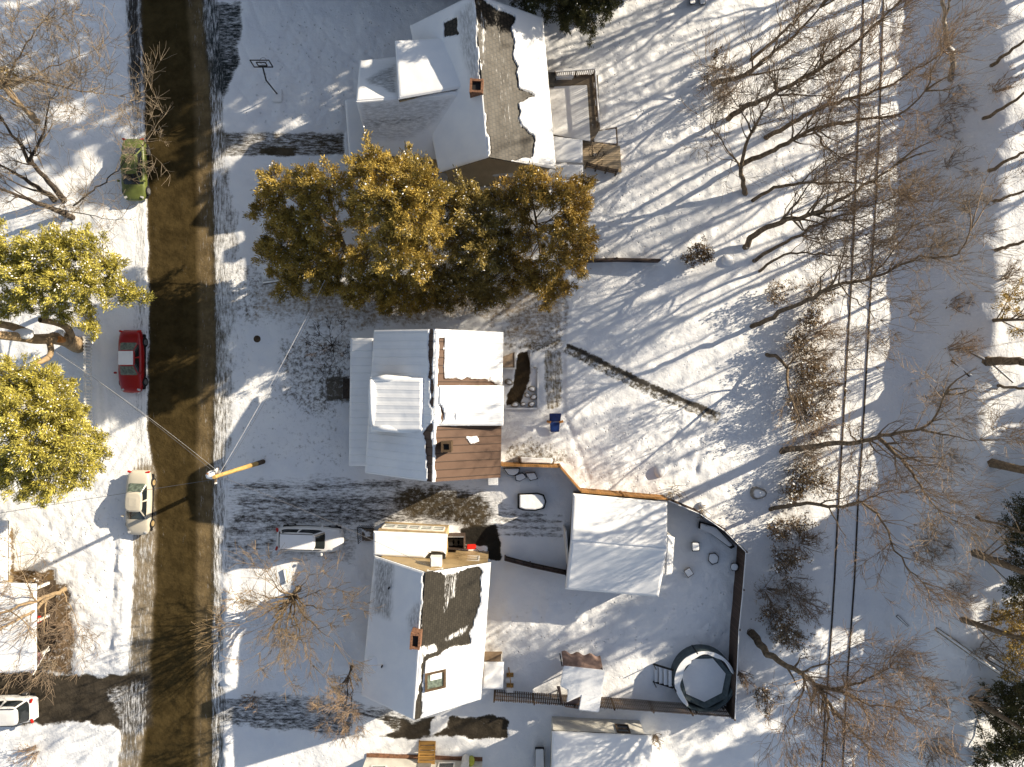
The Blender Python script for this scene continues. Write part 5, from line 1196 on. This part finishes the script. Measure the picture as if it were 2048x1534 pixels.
evergreen('dense dark conifer in the lower right corner', (1940, 1395), [(2000, 1400, 4, 1.2), (2030, 1440, 5, 1.5), (2000, 1480, 4.5, 1.3), (2045, 1510, 5.5, 1.5), (2070, 1420, 7, 1.6), (2090, 1480, 8, 1.7), (2130, 1500, 10, 1.5), (1985, 1520, 3.6, 1.0), (2030, 1380, 4.5, 1.0), (1975, 1430, 3.6, .7), (2160, 1540, 12, 1.2)], 113, M['leafd'], dens=11, snow=.12, name='conifer')
evergreen('thin olive conifer on the bank at the right edge', (1990, 640), [(2020, 590, 5, .5), (2035, 630, 6, .6), (2045, 660, 6.5, .6), (2010, 620, 4.5, .4), (2060, 600, 8, .7), (2080, 640, 9, .7)], 114, M['leafo'], dens=6, snow=.04, name='conifer', tr=.12)
evergreen('brown needled conifer between the lower right conifers', (1925, 1240), [(2010, 1240, 5, 1.0), (2035, 1280, 6, 1.2), (2050, 1220, 6.5, 1.2), (2080, 1290, 8, 1.3), (2110, 1260, 9.5, 1.2), (2025, 1330, 5, .9), (2150, 1300, 12, 1)], 115, M['leafo'], dens=6, snow=.05, name='conifer', tr=.2)
def shrub(label, px, py, r, h, seed, leaf=M['leafb'], n=16, dens=1., group=None, twig=TW, name='shrub', snow=.12):
    rg = np.random.default_rng(seed); b = G(px, py); t = thing(name, label, 'shrub', b, 0, group); S, T = [], []
    c = np.array(b); L = []
    for i in range(n):
        a = rg.uniform(0, 6.28); q = rg.uniform(.2, 1.)
        tip = c + np.array([math.cos(a) * r * q, math.sin(a) * r * q, h * rg.uniform(.6, 1.1)])
        root = c + np.array([math.cos(a), math.sin(a), 0]) * r * .25 * rg.uniform(0, 1) - np.array([0, 0, .1])
        pl = resample([root, (root + tip) / 2 + rg.normal(0, .12, 3), tip], .3)
        for k in range(len(pl) - 1):
            S.append((pl[k], .025, pl[k + 1], .018))
            if k > 1: grow(T, T, pl[k + 1], norm(pl[k + 1] - pl[k] + rg.normal(0, .5, 3)), r * .45, .012, 2, rg, .05, .3); L.append(pl[k + 1])
    segs_mesh('stem', S, twig, t, 4); segs_mesh('twigs', T, twig, t, 3)
    if leaf is not None:
        ends = np.array([s[2] for s in T]); m = int(len(ends) * dens); pick = ends[rg.integers(0, len(ends), m)]
        D = rg.normal(0, 1, (m, 3)); D /= np.linalg.norm(D, axis=1, keepdims=True)
        blades('leaves', pick, D, leaf, t, rg, .13, .05, .6, 2)
        if snow:
            k = int(m * snow); blades('snow_cover', pick[:k] + np.array([0, 0, .05]), D[:k] * np.array([1, 1, .2]) + 1e-3, M['snow'], t, rg, .16, .06, .3, 2)['kind'] = 'stuff'
    return t
SH = 'brown leaved shrubs along the railway side'
for i, (x, y, r, h, lab) in enumerate([(1590, 690, 1.0, 1.8, 'brown shrub below the long tree base beside the rails'), (1600, 745, 1.1, 2.0, 'thick brown leaved shrub in the middle of the shrub line'), (1592, 810, 1.2, 2.2, 'tallest tangle of brown shrub above the thick snow dusted trunk'), (1640, 830, .9, 1.6, 'russet thin shrub next to the left rail'), (1590, 940, .9, 1.5, 'brown shrub just south of the thick trunk base'), (1575, 985, .8, 1.4, 'small brown shrub right of the snow capped boulder'), (1545, 1055, .9, 1.4, 'brown shrub near the fence bend'), (1590, 1050, .8, 1.2, 'thin brown shrub between the crooked tree and rails'), (1560, 1115, 1.1, 1.5, 'dark shaded shrub outside the fence corner'), (1545, 1225, 1.1, 1.3, 'reddish brown tangle above the large brown trunk'), (1525, 1390, .8, 1.1, 'lone small bush below the large brown trunk'), (1610, 640, .7, 1.4, 'sparse shrub top of the shrub line')]):
    shrub(lab, x, y, r, h, 200 + i, group=SH, n=22, dens=.75, leaf=M['leafb'] if i != 3 else None, twig=TR if i in (3, 9) else TW)
BR_ = 'tan brush strip left of the rails'
rb_ = random.Random(9)
for i, (x, y, lab) in enumerate([(1625, 600, 'tan brush clump topmost in the strip left of the rails'), (1640, 665, 'tan brush beside the top brown shrub'), (1625, 720, 'pale brush behind the thick brown leaved shrub'), (1650, 770, 'pale brush hugging the left rail above the thick trunk'), (1625, 870, 'tan brush touching the thick snow dusted trunk'), (1612, 905, 'tan brush just below the thick snow dusted trunk'), (1620, 960, 'pale brush right of the brown shrub near the boulder'), (1600, 1090, 'pale brush between the fence bend and the rails'), (1580, 1165, 'shaded tan brush beside the tall fence'), (1560, 1255, 'tan brush above the base of the large brown trunk'), (1600, 1200, 'thin brush halfway between fence and rails'), (1530, 1180, 'thin brush nearest the dark fence'), (1545, 590, 'sparse dead brush left of the long tree base'), (1440, 195, 'dead brush beneath the leaf pile at upper right')]):
    shrub(lab, x, y, rb_.uniform(.9, 1.4), rb_.uniform(1.2, 2.2), 270 + i, leaf=M['leafb'] if i % 3 == 0 else None, twig=(TL, TR, TW)[i % 3], n=24, dens=.35, group=BR_)
BK2 = 'brush on the shaded bank'
for i, (x, y, lab) in enumerate([(1870, 270, 'tan brush on the bank between birch and russet haze'), (1930, 420, 'brush on the bank above the thin conifer'), (1860, 500, 'low brush at the foot of the shaded bank'), (1900, 700, 'thin brush above the dropped log'), (1880, 900, 'thin brush on the shaded bank right of the forked crown'), (1850, 1080, 'brush at the bank foot near the crooked crown'), (1900, 1180, 'brush on the bank above the pale fallen trunk'), (1960, 1300, 'tan brush by the mossy fallen trunk'), (1870, 1380, 'tan brush left of the corner conifer'), (1850, 1480, 'tan brush on the bank at the bottom edge'), (1800, 1330, 'thin brush below the short dark branch'), (2010, 560, 'twiggy brush under the thin conifer')]):
    shrub(lab, x, y, rb_.uniform(1.0, 1.7), rb_.uniform(1.0, 2.0), 290 + i, leaf=None, twig=(TR, TL, TW)[i % 3], n=20, group=BK2)
shrub('round dry bush with brown and green leaves on the snowy lawn', 1386, 512, .85, 1.2, 230, dens=2.5, n=22)
shrub('bush of dead brown stalks at the fence bend behind the garage', 1345, 985, .8, 1.0, 231, leaf=None, twig=TL)
shrub('small stalky bush outside the dark fence', 1405, 1022, .6, .9, 232, leaf=None, twig=TL)
shrub('dark round bush at the left edge under pale branches', 22, 165, .8, 1.6, 233, leaf=M['leafo'], dens=2.5)
shrub('wide brown brush beside the left porch', 135, 1255, 1.2, 1.3, 234, leaf=None, twig=TR, n=26)
shrub('brown leafless brush on the snow below the white van', 70, 1502, 1.0, 1.0, 235, leaf=None, twig=TR, n=26)
shrub('golden brown brush row beside the left house wall', 85, 1152, .7, .8, 236, leaf=M['leafb'], dens=1.5)
shrub('leafless brush beside the flag at the left house', 110, 1322, .9, 1.4, 237, leaf=None, twig=TL, n=14)
shrub('small leafless bush on the ramp deck of the upper house', 1190, 320, .75, 1.6, 238, leaf=None, twig=M['barkd'], n=10)
shrub('tangle of brown leaves by the leaf pile at upper right', 1432, 140, 1.0, .8, 239, dens=2.)
shrub('tuft of dry weeds at the lower drive edge', 700, 1450, .6, .7, 240, leaf=None, twig=TL)
shrub('reddish brush overhanging the lower drive entrance', 505, 1395, .8, .9, 241, leaf=None, twig=TR)
shrub('thin bush against the pool side fence', 1480, 1345, .6, 1.9, 242, leaf=None, twig=TR)
shrub('low bush beside the white shed corner', 1310, 1470, .6, 1.2, 243, leaf=None, twig=TW)
for i, (x, y, r, lab) in enumerate([(1885, 215, 1.6, 'haze of fine russet twigs on the shaded bank below the birch'), (1900, 330, 1.3, 'fine brown brush on the shaded bank'), (1900, 610, .9, 'small orange brown brush on the shaded bank'), (1860, 800, 1.4, 'russet brush on the slope left of the dropped plank'), (1990, 180, 1.0, 'green brown seedling clump at the right edge')]):
    shrub(lab, x, y, r, 1.3, 250 + i, leaf=None, twig=TR if i != 1 else TW, n=20)
# the old cut tree on the left
def old_tree():
    b = G(160, 690); t = thing('old_tree', 'massive old tree with tan limbs and a sawn off branch stub on the left', 'tree', b)
    S = []
    def limb(pts, r0, r1):
        pl = resample([np.array(P(*p)) for p in pts], .35)
        for i in range(len(pl) - 1):
            f = i / (len(pl) - 1); g = (i + 1) / (len(pl) - 1); S.append((pl[i], r0 * (1 - f) + r1 * f, pl[i + 1], r0 * (1 - g) + r1 * g))
    b0 = (158, 690, -.3)
    limb([b0, (150, 688, 1.0), (132, 680, 2.4), (105, 676, 3.6)], .62, .40)
    limb([(112, 677, 3.4), (70, 678, 5.0), (40, 674, 6.2), (-30, 668, 8.0)], .36, .24)
    limb([(60, 668, 4.8), (20, 652, 6.2), (-30, 645, 7.5)], .28, .2)
    limb([(98, 682, 3.8), (102, 700, 4.1), (96, 716, 4.6), (70, 728, 5.5)], .20, .16)
    limb([(142, 672, 2.2), (134, 655, 3.2), (110, 645, 4.2), (80, 640, 5.2)], .26, .18)
    o = segs_mesh('trunk', S, BT, t, 12)
    p = P(120, 679, 3.3)
    MB().tube([p - Vector((.05, 0, .5)), p + Vector((.1, -.02, .35))], [.24, .2], 14).build('branch_stub', M['orange'], t)
    MB().blob(P(48, 668, 6.35), (.7, .32, .12), 5, 14, 6).build('snow_cap', M['snow'], t, smooth=True)
    MB().blob(P(118, 668, 3.2), (.4, .3, .15), 6, 12, 6).build('snow_cap', M['snow'], t, smooth=True)
old_tree()
# ---------------------------------------------------------------- yard things
def hoop():
    b = P(556, 190); t = thing('basketball_hoop', 'portable basketball hoop standing alone on the snowy upper drive', 'basketball hoop', b)
    top = P(533, 146, 2.55)
    MB().tube([b, Vector((b.x, b.y, 2.4))], .05, 8).build('pole', M['black'], t)
    a = Vector((b.x, b.y, 2.4)); bb = Vector((b.x - .05, b.y + .75, 3.0))
    MB().beam(a, bb, .08, .08).build('arm', M['black'], t)
    f = MB(); c = bb + Vector((0, .05, .15)); w, h = 1.25, .8
    tilt = Vector((0, .12, 1)).normalized()
    def q(x, z): return c + Vector((x, 0, 0)) + tilt * z
    for x0, z0, x1, z1 in ((-w / 2, -h / 2, w / 2, -h / 2), (-w / 2, h / 2, w / 2, h / 2), (-w / 2, -h / 2, -w / 2, h / 2), (w / 2, -h / 2, w / 2, h / 2), (-.3, -.25, .3, -.25), (-.3, .15, .3, .15), (-.3, -.25, -.3, .15), (.3, -.25, .3, .15)):
        f.beam(q(x0, z0), q(x1, z1), .06, .06)
    bo = f.build('backboard', M['black'], t)
    ring = MB(); rc = q(0, -.3) + Vector((0, .35, 0))
    ring.tube([rc + Vector((.23 * math.cos(i * .5236), .23 * math.sin(i * .5236), 0)) for i in range(13)], .014, 5).build('rim', M['cable'], t)
    MB().box((b.x, b.y - .1, .12), (.7, .9, .22)).build('base', M['snow'], t, bevel=.05)
hoop()
def chair():
    b = P(1109, 846); t = thing('lounge_chair', 'blue reclining garden chair with orange armrests by the path', 'chair', b)
    c = b
    MB().hull8([c + Vector(v) for v in ((-.3, -.62, .3), (.3, -.62, .3), (.36, .1, .42), (-.36, .1, .42))], [c + Vector(v) for v in ((-.3, -.62, .38), (.3, -.62, .38), (.36, .1, .5), (-.36, .1, .5))]).build('seat', M['blue'], t, bevel=.03)
    MB().hull8([c + Vector(v) for v in ((-.38, .1, .42), (.38, .1, .42), (.42, .68, .9), (-.42, .68, .9))], [c + Vector(v) for v in ((-.38, .14, .52), (.38, .14, .52), (.42, .74, 1.0), (-.42, .74, 1.0))]).build('backrest', M['blue'], t, bevel=.03)
    for s in (-1, 1):
        MB().box((c.x + s * .44, c.y + .12, .62), (.3, .17, .05), s * .25).build('armrest', M['orange'], t, bevel=.01)
    for sx in (-1, 1):
        for y in (-.5, .3): MB().beam(c + Vector((sx * .3, y, 0)), c + Vector((sx * .3, y, .42)), .05, .05).build('leg', M['oldwood'], t)
chair()
def pool():
    c0 = P(1400, 1348); t = thing('swimming_pool', 'round above ground pool with teal liner and snow over its cover', 'pool', c0)
    R0 = 2.15; h = 1.25; n = 40; mb = MB()
    ring = [(c0.x + R0 * math.cos(6.2832 * i / n), c0.y + R0 * math.sin(6.2832 * i / n)) for i in range(n)]
    ri = [(c0.x + (R0 - .1) * math.cos(6.2832 * i / n), c0.y + (R0 - .1) * math.sin(6.2832 * i / n)) for i in range(n)]
    for i in range(n):
        j = (i + 1) % n
        mb.poly([(*ring[i], 0), (*ring[j], 0), (*ring[j], h), (*ring[i], h)]); mb.poly([(*ring[i], h), (*ring[j], h), (*ri[j], h), (*ri[i], h)]); mb.poly([(*ri[i], h), (*ri[j], h), (*ri[j], .3), (*ri[i], .3)])
    mb.build('pool_wall', M['teal'], t)
    # sagging cover: snow heptagon in the middle, teal liner bands around
    def ringp(r, z, k=7, ph=.25): return [Vector((c0.x + .1 + r * math.cos(6.2832 * i / k + ph), c0.y - .12 + r * math.sin(6.2832 * i / k + ph), z)) for i in range(k)]
    a = ringp(1.95, .9); b = ringp(1.6, .55)
    mb = MB()
    for i in range(7): mb.poly([a[i], a[(i + 1) % 7], b[(i + 1) % 7], b[i]])
    mb.build('liner', M['teal'], t)
    MB().hull8([p - Vector((0, 0, .3)) for p in b], [p + Vector((0, 0, .06)) for p in b]).build('snow_cover', M['snow'], t)
    arc = MB(); tt = np.linspace(.25, 4.1, 44)
    def rp(a_, r_, z_): return Vector((c0.x + r_ * math.cos(a_), c0.y + r_ * math.sin(a_), z_))
    for a0, a1 in zip(tt[:-1], tt[1:]):
        def inner(a_): return R0 - .10 - (.50 if a_ > 2.2 else .28) * max(0, math.sin((a_ - .2) / 3.95 * math.pi)) ** .5 - .08 * math.sin(a_ * 7) * math.sin((a_ - .25) / 3.85 * math.pi)
        i0, i1 = inner(a0), inner(a1)
        arc.poly([rp(a0, R0 - .03, h + .02), rp(a1, R0 - .03, h + .02), rp(a1, i1 + .06, h + .05), rp(a0, i0 + .06, h + .05)])
        arc.poly([rp(a0, i0 + .06, h + .05), rp(a1, i1 + .06, h + .05), rp(a1, i1, h - .35), rp(a0, i0, h - .35)])
    arc.build('rim_snow', M['snow'], t, smooth=True)
    for x in (1.85, 3.4, 4.4, 5.3, .4):
        p = Vector((c0.x + R0 * math.cos(x), c0.y + R0 * math.sin(x), 0)); MB().beam(p, p + Vector((0, 0, 1.6)), .07, .07).build('pool_post', M['dark'], t)
    s = thing('pool_steps', 'dark framed snowy steps leading up to the pool', 'steps', P(1326, 1345))
    o = P(1322, 1345)
    mb = MB()
    for dy in (-.62, .62): mb.beam((o.x - .55, o.y + dy, .05), (o.x + .62, o.y + dy, 1.1), .08, .16)
    mb.build('side_rail', M['dark'], s)
    for i in range(4):
        MB().box((o.x - .4 + .28 * i, o.y, .22 + .24 * i), (.2, 1.16, .06)).build('tread', M['snow'], s)
    for dy in (-.62, .62): MB().beam((o.x - .55, o.y + dy, .1), (o.x - .55, o.y + dy, 1.0), .05, .05).build('hand_post', M['dark'], s)
pool()
def gazebo():
    b = P(1160, 1360); t = thing('gazebo', 'canvas gazebo with torn brown pink cover sagging under snow', 'gazebo', b)
    q = [(1124, 1331), (1204, 1338), (1190, 1418), (1118, 1408)]
    for x, y in q: 
        p = P(x, y, 2.2); MB().beam((p.x, p.y, 0), (p.x, p.y, 2.25), .07, .07).build('post', M['dark'], t)
    top = [(1127, 1331), (1210, 1340), (1198, 1425), (1157, 1420), (1162, 1392), (1133, 1405), (1136, 1380), (1120, 1372)]
    z = 2.3
    MB().hull8([P(x, y, z) for x, y in top], [P(x, y, z + .16) for x, y in top]).build('snow_cover', M['snow'], t, bevel=.05)
    tp2 = [(1129, 1333), (1208, 1341), (1196, 1421), (1160, 1418), (1164, 1394), (1135, 1401), (1138, 1378), (1123, 1370)]
    MB().hull8([P(x, y, z - .04) for x, y in tp2], [P(x, y, z - .003) for x, y in tp2]).build('canopy', M['pink'], t)
    # north valance billowing down
    u = np.linspace(0, 1, 26); v = np.linspace(0, 1, 8); U, V_ = np.meshgrid(u, v); U = U.ravel(); V_ = V_.ravel()
    a, b2 = np.array(P(1126, 1333, 2.28)), np.array(P(1206, 1341, 2.28))
    pos = a[None] * (1 - U)[:, None] + b2[None] * U[:, None]
    pos[:, 2] -= V_ * 1.5; pos[:, 1] += .45 * np.sin(V_ * 1.4) + .10 * np.sin(U * 19) * V_
    idx = np.arange(26 * 8).reshape(8, 26); qd = np.stack([idx[:-1, :-1], idx[1:, :-1], idx[1:, 1:], idx[:-1, 1:]], -1).reshape(-1, 4)
    np_mesh('valance', pos, qd, M['pink'], t, True)
    m = MB(); m.poly([P(1120, 1372, 2.25), P(1113, 1372, 1.6), P(1122, 1408, .6), P(1126, 1405, 1.9)]); m.poly([P(1127, 1408, 1.6), P(1160, 1388, 2.15), P(1157, 1418, 1.2), P(1130, 1414, .6)])
    m.build('torn_flap', M['pink'], t)
gazebo()
def tarp_box(name, label, cat, q, z, mat, snowz=.14, grow_=.0, parts=None):
    b = P(sum(a for a, _ in q) / len(q), sum(c for _, c in q) / len(q)); t = thing(name, label, cat, b)
    MB().hull8([P(a, c, -.05) for a, c in q], [P(a, c, z) for a, c in q]).build(parts or 'body', mat, t, bevel=.02)
    cx, cy = sum(a for a, _ in q) / len(q), sum(c for _, c in q) / len(q)
    qs = [(cx + (a - cx) * .9, cy + (c - cy) * .86) for a, c in q]
    MB().hull8([P(a, c, z + .003) for a, c in qs], [P(cx + (a - cx) * .94, cy + (c - cy) * .94, z + snowz) for a, c in qs]).build('snow_cap', M['snow'], t, bevel=.04)
    return t
tarp_box('hot_tub', 'rounded dark edged tub heaped with snow left of the garage', 'tub', [(1035, 987), (1075, 985), (1088, 989), (1093, 1003), (1089, 1017), (1070, 1022), (1046, 1021), (1035, 1017)], .55, M['dark'], .22)
tarp_box('bench', 'snow covered bench against the golden fence', 'bench', [(1036, 912), (1110, 917), (1108, 928), (1038, 926)], .5, M['oldwood'])
tarp_box('patio_table', 'half round snow covered table under the fence shadow', 'table', [(1006, 936), (1040, 936), (1038, 946), (1028, 952), (1016, 950)], .7, M['dark'], .1)
tarp_box('patio_chair', 'snow covered patio chair beside the half round table', 'chair', [(1030, 950), (1046, 945), (1054, 955), (1040, 963), (1031, 961)], .45, M['dark'], .12)
tarp_box('patio_bench', 'wider snow heap on a bench near the fenced patio', 'bench', [(1050, 946), (1070, 944), (1076, 958), (1060, 962)], .4, M['dark'], .15)
tarp_box('grill', 'snow capped barbecue grill in the shaded pool yard', 'grill', [(1383, 1084), (1399, 1084), (1399, 1102), (1384, 1103)], .95, M['black'], .2)
tarp_box('fire_ring', 'low snowy round fire pit in the pool yard', 'fire pit', [(1418, 1107), (1430, 1105), (1438, 1113), (1436, 1126), (1424, 1130), (1416, 1121)], .3, M['dark'], .12)
tarp_box('barrel', 'snow topped black barrel beside the dark fence', 'barrel', [(1464, 1126), (1473, 1126), (1478, 1133), (1474, 1142), (1464, 1142), (1460, 1134)], .8, M['black'], .2)
tarp_box('crate', 'open wooden crate with snow casting a long shadow by the garage', 'crate', [(1367, 1142), (1379, 1134), (1388, 1148), (1376, 1156)], .75, M['oldwood'], .06)
tarp_box('raised_planter', 'long snow topped planter along the curved fence', 'planter', [(1398, 1042), (1432, 1052), (1470, 1094), (1462, 1098), (1420, 1066), (1396, 1056)], .4, M['dark'], .2)
tarp_box('lawn_mower', 'narrow black snow covered machine by the white shed', 'mower', [(1070, 1494), (1088, 1494), (1090, 1545), (1070, 1545)], .55, M['black'], .2)
tarp_box('folding_board', 'flat grey board lying on the snow by the crate', 'board', [(1381, 1118), (1393, 1120), (1390, 1132), (1380, 1130)], .06, M['metalgrey'], .0) if False else None
def bin_shed():
    t = thing('bin_store', 'grey slatted bin store beside the lower house porch', 'bin store', P(905, 1080))
    q = [(897, 1066), (930, 1066), (930, 1090), (897, 1090)]
    w = MB(); c = [P(x, y) for x, y in q]
    for a, b in zip(c, c[1:] + c[:1]): w.beam(a + Vector((0, 0, .6)), b + Vector((0, 0, .6)), .05, 1.2)
    w.build('slat_wall', M['woodd'], t)
    MB().beam(c[0] + Vector((0, 0, 1.24)), c[1] + Vector((0, 0, 1.24)), .08, .06).build('top_rail', M['metalgrey'], t)
    for i, x in enumerate((904, 914, 924)):
        p = P(x, 1079); MB().tube([(p.x, p.y, 0), (p.x, p.y, .85)], [.2, .26], 12).build('bin', M['black'], t)
    r = thing('sled', 'bright red plastic sled lying against the lower house wall', 'sled', P(943, 1092))
    p = P(943, 1093, .4)
    MB().hull8([p + Vector(v) for v in ((-.26, -.12, -.1), (.26, -.12, -.1), (.26, .12, -.1), (-.26, .12, -.1))], [p + Vector(v) for v in ((-.34, -.2, .18), (.34, -.2, .1), (.36, .2, .1), (-.34, .2, .18))]).build('sled_body', M['redp'], r, bevel=.05)
    MB().tube([p + Vector((.3, -.1, .1)), p + Vector((.6, -.25, .5)), p + Vector((.9, -.25, .2))], .02, 6).build('handle', M['dark'], r)
    for i, (x, y) in enumerate(((912, 1094), (922, 1094), (931, 1092))):
        pp = P(x, y); tag(MB().blob((pp.x, pp.y, .2), (.16, .15, .22), 70 + i).build('flower_pot', M['stone'], None, smooth=True), ['small pale pot against the lower house wall nearest the porch', 'middle pale pot against the lower house wall', 'pale pot against the lower house wall nearest the red sled'][i], 'pot')
    rc = thing('porch_railing', 'small dark railing by the steps of the lower house porch', 'railing', P(728, 1075))
    mb = MB(); A, B, C = P(720, 1050), P(748, 1052), P(722, 1082)
    for a, b in ((A, B), (A, C)):
        mb.beam(a + Vector((0, 0, .9)), b + Vector((0, 0, .9)), .05, .05)
        for i in range(9): mb.beam(a.lerp(b, i / 8), a.lerp(b, i / 8) + Vector((0, 0, .9)), .025, .025)
    mb.build('railing', M['dark'], rc)
    MB().hull8([P(x, y, -.05) for x, y in ((724, 1056), (748, 1056), (748, 1082), (724, 1082))], [P(x, y, .4) for x, y in ((724, 1056), (748, 1056), (748, 1082), (724, 1082))]).build('step', M['oldwood'], rc)
bin_shed()
def patio():
    t = thing('patio_border', 'low brick patio border behind the middle house', 'border', P(1042, 765))
    mb = MB(); line = [(1062, 700), (1062, 735), (1076, 736), (1076, 817), (1006, 817)]
    for a, b in zip(line[:-1], line[1:]): mb.beam(P(*a, .1), P(*b, .1), .12, .3)
    mb.build('edging', M['stone'], t)
    h = thing('cellar_hatch', 'tan wooden cellar hatch against the middle house back wall', 'hatch', P(1018, 720))
    q = [(1004, 714), (1029, 704), (1029, 735), (1004, 735)]
    MB().hull8([P(x, y, 0) for x, y in q], [P(q[0][0], q[0][1], .8), P(q[1][0], q[1][1], .35), P(q[2][0], q[2][1], .35), P(q[3][0], q[3][1], .8)]).build('hatch_door', M['plank'], h)
    mb = MB(); mb.beam(P(1031, 704, .4), P(1031, 738, .4), .1, .16); mb.beam(P(1004, 737, .5), P(1031, 737, .4), .1, .16); mb.build('frame', M['trim'], h)
    for i, (x, y, r, lab) in enumerate([(1054, 790, .22, 'snowy rock at the west of the patio rock pile'), (1064, 778, .28, 'large snowy rock at the top of the patio rock pile'), (1067, 794, .26, 'snowy rock at the middle of the patio rock pile'), (1063, 808, .26, 'rounded snowy rock at the patio corner'), (1046, 808, .2, 'small snowy rock along the patio edge'), (1030, 809, .27, 'flat snowy rock along the patio edge near the house'), (1017, 764, .3, 'snowy round planter near the middle house back wall')]):
        p = P(x, y); tag(MB().blob((p.x, p.y, .12), (r, r * .85, r * .8), 300 + i).build('rock', M['stone'], None, smooth=True), lab, 'rock', 'rocks on the patio')
    m = P(515, 678); tag(MB().tube([(m.x, m.y, -.02), (m.x, m.y, .09)], .25, 20).build('manhole_cover', M['poled'], None), 'round dark manhole cover in the shaded snow by the sidewalk', 'manhole cover')
    m = P(608, 688); s = thing('lawn_bench', 'small dark stone bench near the leafless bush', 'bench', m)
    MB().box((m.x, m.y, .4), (.5, .3, .08)).build('seat', M['stone'], s)
    for d in (-.18, .18): MB().box((m.x + d, m.y, .18), (.08, .24, .36)).build('leg', M['stone'], s)
patio()
def logs():
    def log(label, pts, r, mat, snow=True, name='fallen_log'):
        W = [G(x, y, z) for x, y, z in pts]; t = thing(name, label, 'log', W[0])
        W2 = [w for w in W]
        MB().tube(W2, [r * (1 - .4 * i / (len(W2) - 1)) for i in range(len(W2))], 8).build('trunk', mat, t, smooth=True)
        if snow: MB().tube([w + Vector((0, 0, r * .75)) for w in W2], [r * .6 * (1 - .4 * i / (len(W2) - 1)) for i in range(len(W2))], 6).build('snow_cap', M['snow'], t, smooth=True)
    log('short snow topped log dropped on the shaded bank', [(1902, 720, .15), (1938, 752, .15)], .2, BD)
    log('long thin fallen trunk on the bank below the dropped log', [(1938, 705, .2), (1975, 725, .3), (2020, 765, .3)], .1, B_)
    log('pale fallen trunk slanting down to the lower right conifers', [(1868, 1255, .2), (1930, 1300, .6), (2010, 1355, 1.0), (2060, 1390, 1.2)], .16, BB)
    log('mossy fallen trunk resting below the pale one', [(1965, 1308, .4), (2010, 1335, .8), (2060, 1360, 1.0)], .2, B_)
    log('short dark fallen branch on the shaded slope near the lower rails', [(1792, 1230, .1), (1815, 1252, .1)], .1, BD)
    log('thin crooked stick lying on the shaded bank below the birch', [(1932, 190, .1), (1934, 210, .1), (1940, 222, .1)], .06, BD, False)
    log('broken dark limb under the evergreen at the street end', [(528, 566, .1), (560, 562, .15), (618, 566, .1)], .12, BD)
    log('bare snowy stick on the lawn above the vase shaped tree', [(570, 1138, .1), (574, 1165, .1)], .14, BB)
    for i, (x, y, r, lab) in enumerate([(1515, 985, .55, 'snow capped round boulder outside the yard fence'), (1455, 522, .45, 'snow mound beside the round dry bush'), (1320, 940, .5, 'soft snow mound on the lawn behind the garage'), (1405, 110 + 900, .3, 'small snow lump outside the dark fence')]):
        p = G(x, y); tag(MB().blob((p.x, p.y, .1), (r, r * .9, r * .7), 400 + i, 14, 8).build('boulder', M['stone'] if i == 0 else M['snow'], None, smooth=True), lab, 'boulder')
    t = thing('garden_furniture', 'two dark snowy garden chairs at the top edge', 'chairs', P(1400, 5)) if False else None
    for i, (x, lab) in enumerate(((1385, 'left of two garden chairs at the top edge'), (1405, 'right of two garden chairs at the top edge'))):
        tarp_box('garden_chair', lab, 'chair', [(x - 6, -6), (x + 6, -6), (x + 6, 9), (x - 6, 9)], .45, M['black'], .1)
    w = thing('wood_steps', 'small wooden steps leading to the back stoop of the lower house', 'steps', P(1018, 1370))
    for i in range(4):
        p = P(1020, 1348 + i * 9); MB().box((p.x, p.y, .15 + .12 * i), (.5, .28, .06)).build('tread', M['steps'] if i % 2 == 0 else M['snow'], w)
    p = P(1020, 1340); MB().beam(p + Vector((-.1, .2, 0)), p + Vector((.1, -.9, .9)), .06, .06).build('hand_rail', M['steps'], w)
logs()
# ---------------------------------------------------------------- light, sky, camera
AZ = (.901, .433); EL = R(22.5)
sd = Vector((AZ[0] * math.cos(EL), AZ[1] * math.cos(EL), math.sin(EL)))
sun = bpy.data.lights.new('sun', 'SUN'); sun.energy = 5.0; sun.angle = R(.5); sun.color = (1.0, .87, .67)
so = bpy.data.objects.new('sun', sun); COL.objects.link(so); so.rotation_euler = sd.to_track_quat('Z', 'Y').to_euler(); so.location = sd * 100
w = bpy.data.worlds.new('World'); sc.world = w; w.use_nodes = True
nt = w.node_tree; bg = nt.nodes['Background']; sky = nt.nodes.new('ShaderNodeTexSky'); sky.sky_type = 'NISHITA'; sky.sun_disc = False
sky.sun_elevation = EL; sky.sun_rotation = math.atan2(AZ[0], AZ[1])
hs = nt.nodes.new('ShaderNodeHueSaturation'); hs.inputs['Saturation'].default_value = .74; nt.links.new(sky.outputs[0], hs.inputs['Color']); nt.links.new(hs.outputs[0], bg.inputs[0]); bg.inputs[1].default_value = .076
cam = bpy.data.cameras.new('camera'); co = bpy.data.objects.new('camera', cam); COL.objects.link(co)
co.location = (0, 0, H); co.rotation_euler = (0, 0, 0); cam.sensor_width = 36; cam.lens = 36 * F / 2048; cam.clip_end = 2000; cam.clip_start = .1
sc.camera = co
vs = sc.view_settings; vs.view_transform = 'Standard'; vs.look = 'None'; vs.gamma = 1; vs.exposure = .98
